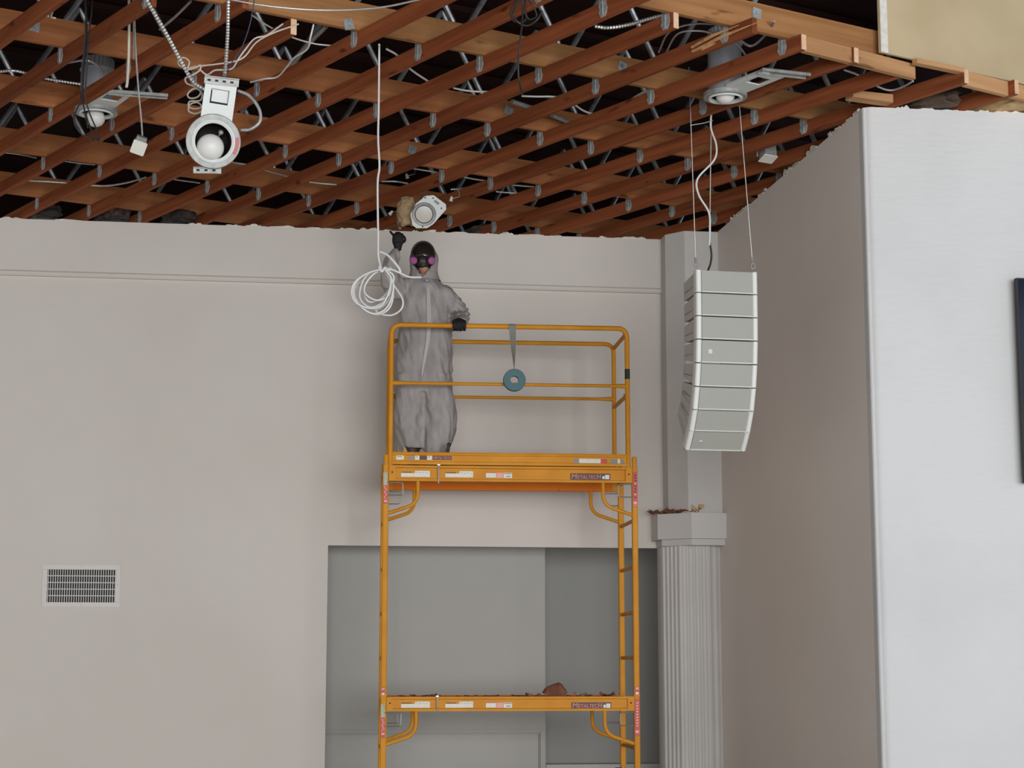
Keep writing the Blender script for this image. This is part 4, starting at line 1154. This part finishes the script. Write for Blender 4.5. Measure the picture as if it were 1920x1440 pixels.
def mount_plate(t, T, y0, y1, wx, hole, mt=M_whitep, slots=True):
    """white sheet plate from the ring to the junction box, with a square cut-out"""
    hx, hy0, hy1 = hole
    mb = MB()
    z0, z1 = -0.030, -0.022
    mb.bbox((-wx, y0, z0), (-hx, y1, z1), T).bbox((hx, y0, z0), (wx, y1, z1), T).bbox((-hx, y0, z0), (hx, hy0, z1), T).bbox((-hx, hy1, z0), (hx, y1, z1), T)
    mb.bbox((-wx, y0, z0 - 0.018), (-wx + 0.003, y1, z0), T).bbox((wx - 0.003, y0, z0 - 0.018), (wx, y1, z0), T)
    return obj('mounting_plate', mb, mt, t, 0)
def hanger_bar(t, T, y, x0, x1, ang=0.0, name='hanger_bar', dz=-0.03, hw=0.018):
    R = T @ Matrix.Translation((0, y, dz)) @ Matrix.Rotation(ang, 4, 'Z')
    mb = MB().bbox((x0, -hw, -0.004), (x1, hw, 0.0), R).bbox((x0, -hw, -0.004), (x1, -hw + 0.004, 0.016), R).bbox((x0, hw - 0.004, -0.004), (x1, hw, 0.016), R)
    b = obj(name, mb, M_galv, t, 0)
    hs = MB()
    n = int((x1 - x0) / 0.035)
    for k in range(n):
        xx = x0 + 0.015 + k * (x1 - x0 - 0.02) / max(1, n)
        hs.bbox((xx, -0.006, 0.0), (xx + 0.016, 0.004, 0.001), R)
    obj('punched_slot', hs, M_dark, b, 0)
    return b
# 1. the fixture dangling at front left, mouth towards the camera
FY = 8.8
c0_ = A(400, 265, FY); up0 = (A(414, 160, FY) - A(400, 265, FY)).normalized()
out0 = (EYE - c0_).normalized(); out0 = (out0 + Vector((0.02, 0, -0.05))).normalized()
x0_ = up0.cross(out0).normalized(); up0 = out0.cross(x0_).normalized()
t, T, can = fixture('recessed_light', 'big dangling recessed light facing the camera with white bulb', frame(c0_, x0_, up0, out0), bulb=None, can_h=0.26)
set_bulb(t, T, Vector((-0.010, -0.034, -0.012)), 0.069)
obj('socket_screw', MB().lathe([(0, 0.012), (0.008, 0.012), (0.014, 0.004), (0.014, 0)], T @ Matrix.Translation((0.034, 0.046, -0.10)), 14), M_galv, t)
obj('socket_wire', MB().tube([T @ Vector(p) for p in ((0.030, 0.04, -0.09), (0.020, 0.015, -0.08), (0.012, 0.0, -0.09))], 0.003, 6), M_galv, t)
mount_plate(t, T, 0.10, 0.285, 0.078, (0.045, 0.185, 0.258))
jb = obj('junction_box', MB().bbox((-0.043, 0.19, -0.085), (0.043, 0.262, -0.042), T), M_whitep, t, 0)
obj('box_gap', MB().bbox((-0.045, 0.187, -0.0415), (0.045, 0.194, -0.040), T).bbox((-0.045, 0.187, -0.0415), (-0.038, 0.25, -0.040), T), M_dark, jb, 0)
hanger_bar(t, T, 0.300, -0.085, 0.085, 0.05, hw=0.020)
hanger_bar(t, T, -0.146, -0.078, 0.060, 0.14, hw=0.016)
obj('red_tape', MB().loft([[T @ Vector((r*math.cos(q), r*math.sin(q), 0.0015)) for r in (0.108, 0.128)] + [T @ Vector((r*math.cos(q), r*math.sin(q), 0.0005)) for r in (0.128, 0.108)] for q in [math.radians(d) for d in range(-24, 20, 6)]]), mat('red_marking', (0.42, 0.14, 0.13), 0.6), t, 0)
flex('flex_conduit', 'upright flexible conduit above the dangling light', [A(430, -40, 9.0), A(428, 10, 8.98), A(427, 60, 8.95), A(424, 110, 8.9), A(421, 142, 8.86)], 0.0105)
flex('flex_conduit', 'slanting flexible conduit running to the side of the dangling light', [A(262, -30, 8.9), A(278, 5, 8.9), A(310, 60, 8.9), A(338, 112, 8.9), A(362, 152, 8.88), A(385, 168, 8.86)], 0.0115)
cable('flex_tail', 'dark looped conduit curling beside the dangling light can', [A(446, 170, 8.95), A(468, 180, 8.95), A(486, 205, 8.95), A(487, 228, 8.95), A(470, 242, 8.95), A(452, 244, 8.95)], 0.0085, M_galvd, 'conduit')
# white tangled wire left of that fixture
WY = 8.95
cable('tangled_wire', 'tangled white wire coiling beside the dangling light', [A(560, 45, 9.35), A(512, 62, 9.3), A(480, 80, 9.25), A(460, 105, 9.2), A(440, 115, 9.2), A(400, 121, 9.1), A(365, 125, 9.0), A(350, 128, WY), A(336, 122, WY), A(335, 112, WY), A(345, 108, WY), A(355, 116, WY), A(352, 130, WY), A(366, 127, WY), A(376, 122, WY), A(374, 132, WY), A(362, 140, WY), A(348, 146, WY), A(350, 156, WY), A(364, 162, WY), A(376, 172, WY), A(370, 182, WY), A(356, 184, WY), A(352, 176, WY), A(364, 166, WY), A(378, 172, WY + .01), A(376, 188, WY), A(356, 190, WY), A(354, 200, WY), A(366, 204, WY), A(378, 200, WY), A(370, 192, WY), A(356, 196, WY), A(354, 208, WY), A(366, 213, WY), A(380, 208, WY)], 0.0045, M_cablec, 'wire', 6, 4)
cable('tangled_wire', 'second white wire joining the tangle from the beam', [A(374, 130, WY), A(388, 140, 9.0), A(402, 132, 9.05), A(420, 131, 9.1), A(436, 128, 9.15), A(446, 112, 9.2), A(462, 90, 9.25), A(478, 72, 9.3), A(500, 66, 9.35), A(530, 45, 9.5)], 0.0045, M_cable, 'wire', 6, 4)
cable('white_cable', 'white cable looping from the beam down across two joists', [Z(588, 46, 0.09), Z(582, 70, 0.02), Z(576, 92, -0.01), Z(552, 108, -0.01), Z(538, 125, -0.01), Z(520, 144, -0.005), Z(495, 148, 0.0), Z(470, 154, 0.02)], 0.0055, M_cable, 'cable')
cable('white_cable', 'short white cable crossing behind the joist end at upper left', [Z(472, 28, 0.12), Z(505, 50, 0.12), Z(548, 70, 0.12), Z(590, 82, 0.12), Z(628, 86, 0.12)], 0.005, M_cable, 'cable')
cable('grey_cable', 'long grey cable strung along the front beam at the top', [Z(400, -8, 0.03), Z(480, 8, 0.03), Z(560, 17, 0.03), Z(640, 19, 0.03), Z(720, 13, 0.03), Z(800, -4, 0.03)], 0.006, M_flex, 'cable')
cable('blue_wire', 'thin dark blue wire hanging diagonally near the upright conduit', [A(478, -10, 9.1), A(470, 40, 9.1), A(455, 85, 9.05), A(436, 115, 9.0), A(427, 132, 8.95)], 0.003, mat('dark_blue_wire', (0.05, 0.06, 0.10), 0.5), 'wire', 6)
# 2. left fixture in the ceiling, mouth down
def down_frame(u, v, pu, pv, dz=-0.02):
    c = Z(u, v, dz); p = Z(pu, pv, dz); y = (p - c); y.z = 0; y.normalize()
    z = Vector((0, 0, -1)); x = y.cross(z)
    return frame(c, x, y, z)
Mdl = down_frame(180, 213, 213, 188)
t, T, can = fixture('recessed_light', 'recessed light in the ceiling framing behind black cables at left', Mdl, bulb=None, can_h=0.36)
set_bulb(t, T, Vector((0.0, -0.01, 0.035)), 0.062)
mount_plate(t, T, 0.11, 0.42, 0.085, (0.055, 0.24, 0.36))
hanger_bar(t, T, 0.42, -0.06, 0.30, 0.30, hw=0.03)
# 3. right fixture above the line array
Mdr = down_frame(1360, 184, 1424, 158)
t, T, can = fixture('recessed_light', 'recessed light in the ceiling framing above the line array', Mdr, bulb=None, can_h=0.44)
set_bulb(t, T, Vector((0.0, 0.0, -0.012)), 0.060)
mount_plate(t, T, 0.11, 0.46, 0.085, (0.055, 0.26, 0.38))
hanger_bar(t, T, 0.50, -0.12, 0.20, 0.25, hw=0.035)
# 4. small fixture pulled loose behind the worker's hand
c3 = A(795, 402, 13.05); up3 = (A(814, 375, 13.05) - A(795, 402, 13.05)).normalized()
out3 = ((EYE - c3).normalized() + Vector((0.0, 0, -0.22))).normalized()
x3 = up3.cross(out3).normalized(); up3 = out3.cross(x3).normalized()
M3 = frame(c3, x3, up3, out3) @ Matrix.Scale(0.94, 4)
t = thing('recessed_light', 'small white square light housing pulled loose above the worker', 'light fixture', c3)
T = M3
pl3 = MB(); n = 40
outl = [(-0.085, -0.06), (-0.10, 0.03), (-0.075, 0.125), (-0.03, 0.165), (0.09, 0.165), (0.115, 0.135), (0.105, -0.02), (0.085, -0.075), (0.02, -0.125), (-0.02, -0.125)]
pl3.prism(outl, -0.020, -0.008, T)
obj('housing_plate', pl3, M_whitep, t, 20)
obj('housing_box', MB().chamfer_box((0.0, 0.02, -0.055), (0.17, 0.22, 0.07), 0.02, T), M_galv, t, 20)
obj('lens_ring', MB().lathe([(0.072, 0.0), (0.090, 0.002), (0.095, -0.008), (0.072, -0.008)], T, 36, True), M_galv, t)
obj('dark_gap', MB().lathe([(0.062, -0.004), (0.074, -0.003), (0.074, -0.007), (0.062, -0.007)], T, 36, True), M_dark, t)
obj('lens', MB().lathe([(0.0, 0.006), (0.04, 0.005), (0.066, -0.002), (0.066, -0.007), (0.0, -0.007)], T, 36), mat('frosted_lens', (0.52, 0.49, 0.44), 0.4), t)
for x, y in ((-0.07, 0.11), (0.08, 0.12), (0.085, 0.02), (-0.02, 0.145), (0.05, -0.085)):
    obj('screw', MB().lathe([(0, 0.003), (0.006, 0.002), (0.006, 0)], T @ Matrix.Translation((x, y, -0.008)), 8), M_dark, t)
obj('label_print', MB().bbox((0.0, 0.125, -0.0085), (0.045, 0.145, -0.0070), T), M_labg, t, 0)
# crumpled brown paper held behind that housing
bt_ = [A(750, 428, 13.57), A(747, 418, 13.62), A(750, 410, 13.55), A(755, 402, 13.35)]
cable('paper_strip', 'pinkish paper strip rising from the raised glove', bt_, 0.012, noisy('pink_paper', (0.42, 0.24, 0.17), (0.5, 0.3, 0.22), (20, 20, 20), 0.8), 'paper', 6)
for k, (u, v, Y, lab) in enumerate(((733, 399, 13.3, 'white wire nut on a stub left of the loose light housing'), (846, 373, 13.2, 'white wire nut on a stub right of the loose light housing'), (763, 330, 13.6, 'white wire nut hanging between joists above the worker'))):
    w_ = thing('wire_nut', lab, 'wire nut', A(u, v, Y))
    c_ = A(u, v, Y)
    obj('cap', MB().lathe([(0.0, 0.022), (0.008, 0.018), (0.013, -0.012), (0.015, -0.018), (0.0, -0.018)], Matrix.Translation(c_) @ Matrix.Rotation(0.7 - k*0.5, 4, 'Y'), 8), M_cable, w_)
    obj('wire_stub', MB().tube(smooth_path([c_ + Vector((0.0, 0, 0)), c_ + Vector((0.03, 0.01, 0.012)), c_ + Vector((0.06, 0.03, 0.03)), c_ + Vector((0.05, 0.05, 0.09))], 4), 0.003, 6), M_flex, w_)

# ------------------------------------------------------------------ junction boxes with white covers
def cover_box(name, label, M, size, boxd=0.05, tall=0.03):
    t = thing(name, label, 'junction box', M.translation)
    obj('cover_plate', MB().chamfer_box((0, 0, 0.0), (size, size, 0.006), 0.005, M), mat('off_white_cover', (0.70, 0.68, 0.60), 0.5), t, 20)
    obj('box', MB().bbox((-size*0.42, -size*0.40, -boxd), (size*0.42, size*0.46, -0.003), M), M_galvd, t, 0)
    return t
JY = 10.3
cj = A(260, 277, JY); upj = (A(266, 262, JY) - A(257, 290, JY)).normalized(); oj = ((EYE - cj).normalized() + Vector((0, 0, -0.35))).normalized()
xj = upj.cross(oj).normalized(); upj = oj.cross(xj).normalized()
jt = cover_box('junction_box', 'square junction box with white cover dangling from a conduit at left', frame(cj, xj, upj, oj), 0.082)
obj('connector', MB().bbox((-0.030, 0.038, -0.045), (0.030, 0.062, -0.010), frame(cj, xj, upj, oj)), M_galv, jt, 0)
flex('flex_conduit', 'thin flexible conduit dropping to the dangling junction box', [A(250, -20, 10.1), A(252, 30, 10.15), A(255, 100, 10.2), A(259, 160, 10.25), A(265, 225, 10.28), A(267, 256, 10.3)], 0.0062, M_flex, 0.005)
Mj = down_frame(1440, 298, 1452, 291, -0.03); Mj = Matrix.Translation(Mj.translation) @ Matrix.Rotation(math.radians(-14), 4, 'X') @ Matrix.Translation(-Mj.translation) @ Mj
cover_box('junction_box', 'square junction box with white cover in the ceiling by the side wall', Mj, 0.105, 0.09)
cable('white_stub', 'short white wire stub hanging left of the ceiling junction box', [A(1419.5, 280, 12.4), A(1420, 286, 12.4), A(1420.5, 293, 12.4)], 0.006, M_cable, 'wire')
# cream cable and black bundle at far left
cable('cream_cable', 'thick cream cable hanging straight down at left', [A(242, -25, 10.0), A(242, 40, 10.0), A(241.5, 100, 10.02), A(239, 150, 10.02), A(237, 164, 10.02)], 0.0085, M_cablec)
cable('grey_cable', 'dark grey cable hanging behind the thick cream cable', [A(249, -20, 10.15), A(250, 40, 10.2), A(251, 112, 10.25)], 0.005, M_galvd)
BY = 9.9
for k, (lab, q) in enumerate((
    ('black cable loop crossing in front of the left recessed light', [(158, -20), (161, 40), (157, 100), (154, 160), (155, 190), (166, 230), (180, 262), (186, 260), (181, 243), (168, 212), (160, 180), (163, 130), (166, 70), (172, 20), (174, -20)]),
    ('black cable loop swinging left below the left recessed light', [(160, -20), (163, 50), (160, 110), (155, 150), (150, 190), (140, 215), (140, 232), (152, 250), (172, 260), (186, 262)]),
    ('thin black cable hanging down the middle of the bundle', [(162, -20), (160, 60), (158, 120), (155, 180), (160, 215), (165, 240)]))):
    cable('black_cable', lab, [A(u, v, BY + 0.02*k + 0.008*math.sin(i)) for i, (u, v) in enumerate(q)], 0.0042, M_black, 'cable', 6, 5)
cable('cream_cable', 'short cream wire stub poking from the truss at upper left', [Z(106, -5, 0.10), Z(101, 15, 0.06), Z(96, 31, 0.04), Z(104, 34, 0.04)], 0.0055, M_cablec)
# black bundle at top centre
r_ = random.Random(9)
for k, (lab, q) in enumerate((
    ('black cable dropping from the bundle at top centre', [(978, -20), (980, 30), (976, 70), (972, 110), (973, 150), (980, 178)]),
    ('black cable loop sagging left of the top centre bundle', [(984, -20), (968, 10), (962, 26), (972, 42), (990, 48), (1008, 36), (1016, 20)]),
    ('black cable loop curling right of the top centre bundle', [(986, -20), (985, 20), (992, 36), (1006, 30), (1000, 12), (990, 0)]),
    ('outer black cable loop of the top centre bundle', [(980, -16), (958, 20), (965, 40), (985, 38), (984, 10)]))):
    cable('black_cable', lab, [A(u, v, 9.35 + 0.02*math.sin(i*2 + k)) for i, (u, v) in enumerate(q)], 0.0050, M_black, 'cable', 6, 5)

# ------------------------------------------------------------------ cables and conduits running above the joists
WC = [
 ('white_cable', 'white cable segment seen in the third gap right of the hanging cable', [(725, 92), (745, 104), (770, 130), (805, 154)], M_cable),
 ('white_cable', 'white cable slack between joists above the worker', [(850, 165), (875, 170), (905, 172), (935, 171)], M_cable),
 ('white_cable', 'white cable segment right of the thin black drop cable', [(978, 180), (1005, 181), (1030, 181), (1048, 182)], M_cable),
 ('white_cable', 'white cable swag between joists left of the right fixture', [(1080, 198), (1095, 208), (1115, 214), (1140, 213), (1165, 200), (1190, 182), (1216, 168)], M_cable),
 ('white_cable', 'bent white cable between joists near the header board', [(1583, 131), (1605, 139), (1625, 150)], M_cable),
 ('white_cable', 'thick white cable curving under the header board at right', [(1645, 162), (1660, 168), (1675, 169), (1695, 162), (1712, 152)], M_cable),
]
for nm, lab, q, mt in WC: cable(nm, lab, [Z(u, v, 0.115) for u, v in q], 0.0065, mt)
FX = [
 ('flexible conduit arching beside the left fixture can', [(100, 125), (130, 117), (160, 113), (180, 120), (196, 136)], 0.008),
 ('flexible conduit stub ending left of the left fixture can', [(0, 134), (30, 133), (80, 146), (120, 153), (152, 158)], 0.010),
 ('flexible conduit running low near the back wall at left', [(40, 338), (85, 340), (125, 343)], 0.008),
 ('flexible conduit behind the third joist near the back wall', [(160, 347), (200, 348), (240, 342), (275, 332)], 0.008),
 ('flexible conduit behind the dangling light collar', [(420, 300), (445, 306), (470, 309)], 0.008),
 ('flexible conduit short piece right of the dangling light', [(495, 318), (515, 324), (540, 331)], 0.008),
 ('flexible conduit piece left of the hanging white cable', [(580, 341), (605, 344), (632, 346)], 0.008),
 ('flexible conduit piece right of the hanging white cable', [(715, 340), (740, 340), (765, 344)], 0.008),
 ('flexible conduit end above the loose light housing', [(845, 355), (862, 354), (880, 351)], 0.009),
 ('flexible conduit piece right of the loose light housing', [(930, 359), (950, 361), (972, 362)], 0.008),
 ('bright flexible conduit curving under the front beam', [(1115, 49), (1140, 52), (1175, 47), (1215, 36), (1250, 26)], 0.0125),
]
for lab, q, r in FX: flex('flex_conduit', lab, [Z(u, v, 0.12) for u, v in q], r)
PP = [
 ('straight grey rod behind the second row of hangers', [(300, 55), (330, 30), (358, 2)], 0.008, M_galv),
 ('thin pale rod behind joists at far left near the wall', [(0, 285), (35, 289), (68, 296)], 0.006, M_flex),
 ('thin pale rod left of the small black pocket near the wall', [(115, 301), (150, 306), (178, 309)], 0.006, M_flex),
 ('thin pale rod above the back wall beneath the dangling light', [(320, 335), (345, 339), (375, 343)], 0.006, M_flex),
 ('thin white rod above the loose light housing', [(775, 316), (800, 320), (820, 323)], 0.006, M_cable),
 ('thin white rod right of the loose light housing', [(870, 332), (890, 336), (912, 339)], 0.006, M_cable),
 ('thin white rod between the last hangers above the worker', [(962, 347), (985, 349), (1002, 350)], 0.006, M_cable),
 ('grey conduit slanting behind the right fixture can', [(1235, 98), (1255, 60), (1300, 45), (1350, 48), (1385, 62)], 0.006, M_galv),
 ('second grey conduit arching left of the right fixture can', [(1248, 100), (1270, 64), (1310, 58), (1345, 66), (1380, 82), (1400, 106)], 0.006, M_galv),
 ('grey conduit crossing to the right of the right fixture can', [(1385, 74), (1410, 86), (1440, 60), (1452, 40)], 0.008, M_galv),
 ('pale rod behind the right fixture hanger bar', [(1440, 148), (1470, 140), (1500, 132)], 0.009, M_flex),
]
for lab, q, r, mt in PP: cable('conduit', lab, [Z(u, v, 0.14) for u, v in q], r, mt, 'conduit')
# steel pipes in the attic behind the joists
for lab, q in (('dull steel pipe leaning behind the joists left of centre', [(548, 118), (580, 80), (612, 48)]), ('dark pipe end in the gap below the third white cable', [(960, 190), (990, 200), (1000, 205)]), ('dark pipe end under the fourth joist right of centre', [(1035, 216), (1055, 224), (1070, 230)])):
    cable('steel_pipe', lab, [Z(u, v, 0.16) for u, v in q], 0.016, M_galv, 'pipe')

# ------------------------------------------------------------------ insulation between the joists over the bright wall
def batt(name, label, c, size, rotz, seed, mt):
    R = Matrix.Translation(c) @ Matrix.Rotation(rotz, 4, 'Z'); mb = MB().ellipsoid((0, 0, 0), (0.5, 0.5, 0.5), None, 36, 22)
    for p in mb.v:
        q = Vector((p.x*5 + seed, p.y*5, p.z*5)); f = 1 + 0.28*noise.noise(q) + 0.16*abs(noise.noise(q*2.3)) + 0.06*noise.noise(q*5)
        x = math.copysign(abs(p.x*2)**0.6/2, p.x); y = math.copysign(abs(p.y*2)**0.6/2, p.y); z = math.copysign(abs(p.z*2)**0.6/2, p.z)
        p.x, p.y, p.z = x*f*size[0], y*f*size[1], z*f*size[2]
    mb.v = [R @ p for p in mb.v]
    return tag(obj(name, mb, mt, None, 50), label, 'insulation')
bcn = lambda u, v, dz: Z(u, v, dz)
batt('insulation_batt', 'dark crumpled insulation bulging over the bright wall', Z(1730, 196, 0.055), (0.52, 0.22, 0.10), JA, 1.0, M_insul)
batt('insulation_batt', 'tan paper faced insulation bulging at the far right wall top', Z(1875, 200, 0.06), (0.55, 0.24, 0.10), JA, 3.0, M_kraft)
for k, (u, v, lab) in enumerate(((75, 398, 'leftmost'), (205, 403, 'second'), (330, 408, 'third'), (900, 436, 'fourth'))):
    batt('insulation_batt', {'leftmost': 'dark insulation behind the wall top at far left', 'second': 'dark insulation behind the wall top below the dangling junction box', 'third': 'dark insulation behind the wall top under the dangling light', 'fourth': 'dark insulation behind the wall top right of the loose light'}[lab], Z(u, v, 0.05) + Vector((0, 0.12, 0.02)), (0.34, 0.2, 0.10), JA, 5.0 + k*2, M_insul)

tag(batt('crumpled_paper', 'crumpled tan insulation paper behind the loose light housing', A(763, 397, 13.18), (0.13, 0.09, 0.20), 0.0, 17.0, M_kraftd), None, 'paper')

# ------------------------------------------------------------------ air vent on the back wall
vent = thing('air_vent', 'white louvred air vent grille on the left of the back wall', 'vent', onwall(152, 1137, 0), WA)
def vb(u0, u1, v0, v1, t0, t1):
    s0, s1 = sof(u0, (v0+v1)/2), sof(u1, (v0+v1)/2); z1, z0 = zof((u0+u1)/2, v0), zof((u0+u1)/2, v1)
    return wbox(MB(), s0, s1, t0, t1, z0, z1)
fr = MB()
for q in ((79, 225, 1059.5, 1068), (79, 225, 1129.5, 1138), (79, 88.5, 1068, 1129.5), (217, 225, 1068, 1129.5)):
    b_ = vb(*q, 0.0, 0.010); fr.add(b_.v, b_.f)
obj('vent_frame', fr, M_vent, vent, 20)
obj('duct_shade_sheet', vb(88, 217.5, 1067, 1130, 0.0002, 0.001), M_dark, vent, 0)  # flat near-black sheet; the duct's inner shade is put into its colour
for k in range(29):
    u = 90.2 + k * (216 - 90.2) / 28
    obj('slat', vb(u - 0.75, u + 0.75, 1067.5, 1130, 0.003, 0.008), M_spkside, vent, 0)
for k in range(1, 5):
    v = 1067.5 + 62.0 * k / 5
    obj('cross_bar', vb(88, 217.5, v - 0.8, v + 0.8, 0.004, 0.0095), M_spkside, vent, 0)
for u, v in ((83, 1098), (221, 1097), (153, 1134), (153, 1063)):
    b_ = vb(u - 0.8, u + 0.8, v - 0.8, v + 0.8, 0.010, 0.012); obj('screw', b_, M_galvd, vent, 0)

# ------------------------------------------------------------------ flat screen at the right edge
tvs = sof(1906, 525, 3.90); tz1 = zof(1910, 521, 3.90); tz0 = zof(1910, 905, 3.90)
tv = thing('wall_screen', 'black flat screen mounted on the bright wall at the right edge', 'screen', wf(tvs + 0.5, 3.9, tz0), WA)
b_ = wbox(MB(), tvs, tvs + 1.05, 3.86, 3.90, tz0, tz1); obj('case', b_, M_black, tv, 0)
b_ = wbox(MB(), tvs + 0.008, tvs + 1.042, 3.9002, 3.902, tz0 + 0.012, tz1 - 0.008); obj('glass', b_, M_screen, tv, 0)
b_ = wbox(MB(), tvs + 0.35, tvs + 0.65, 3.801, 3.861, (tz0+tz1)/2 - 0.15, (tz0+tz1)/2 + 0.15); obj('wall_mount', b_, M_galvd, tv, 0)
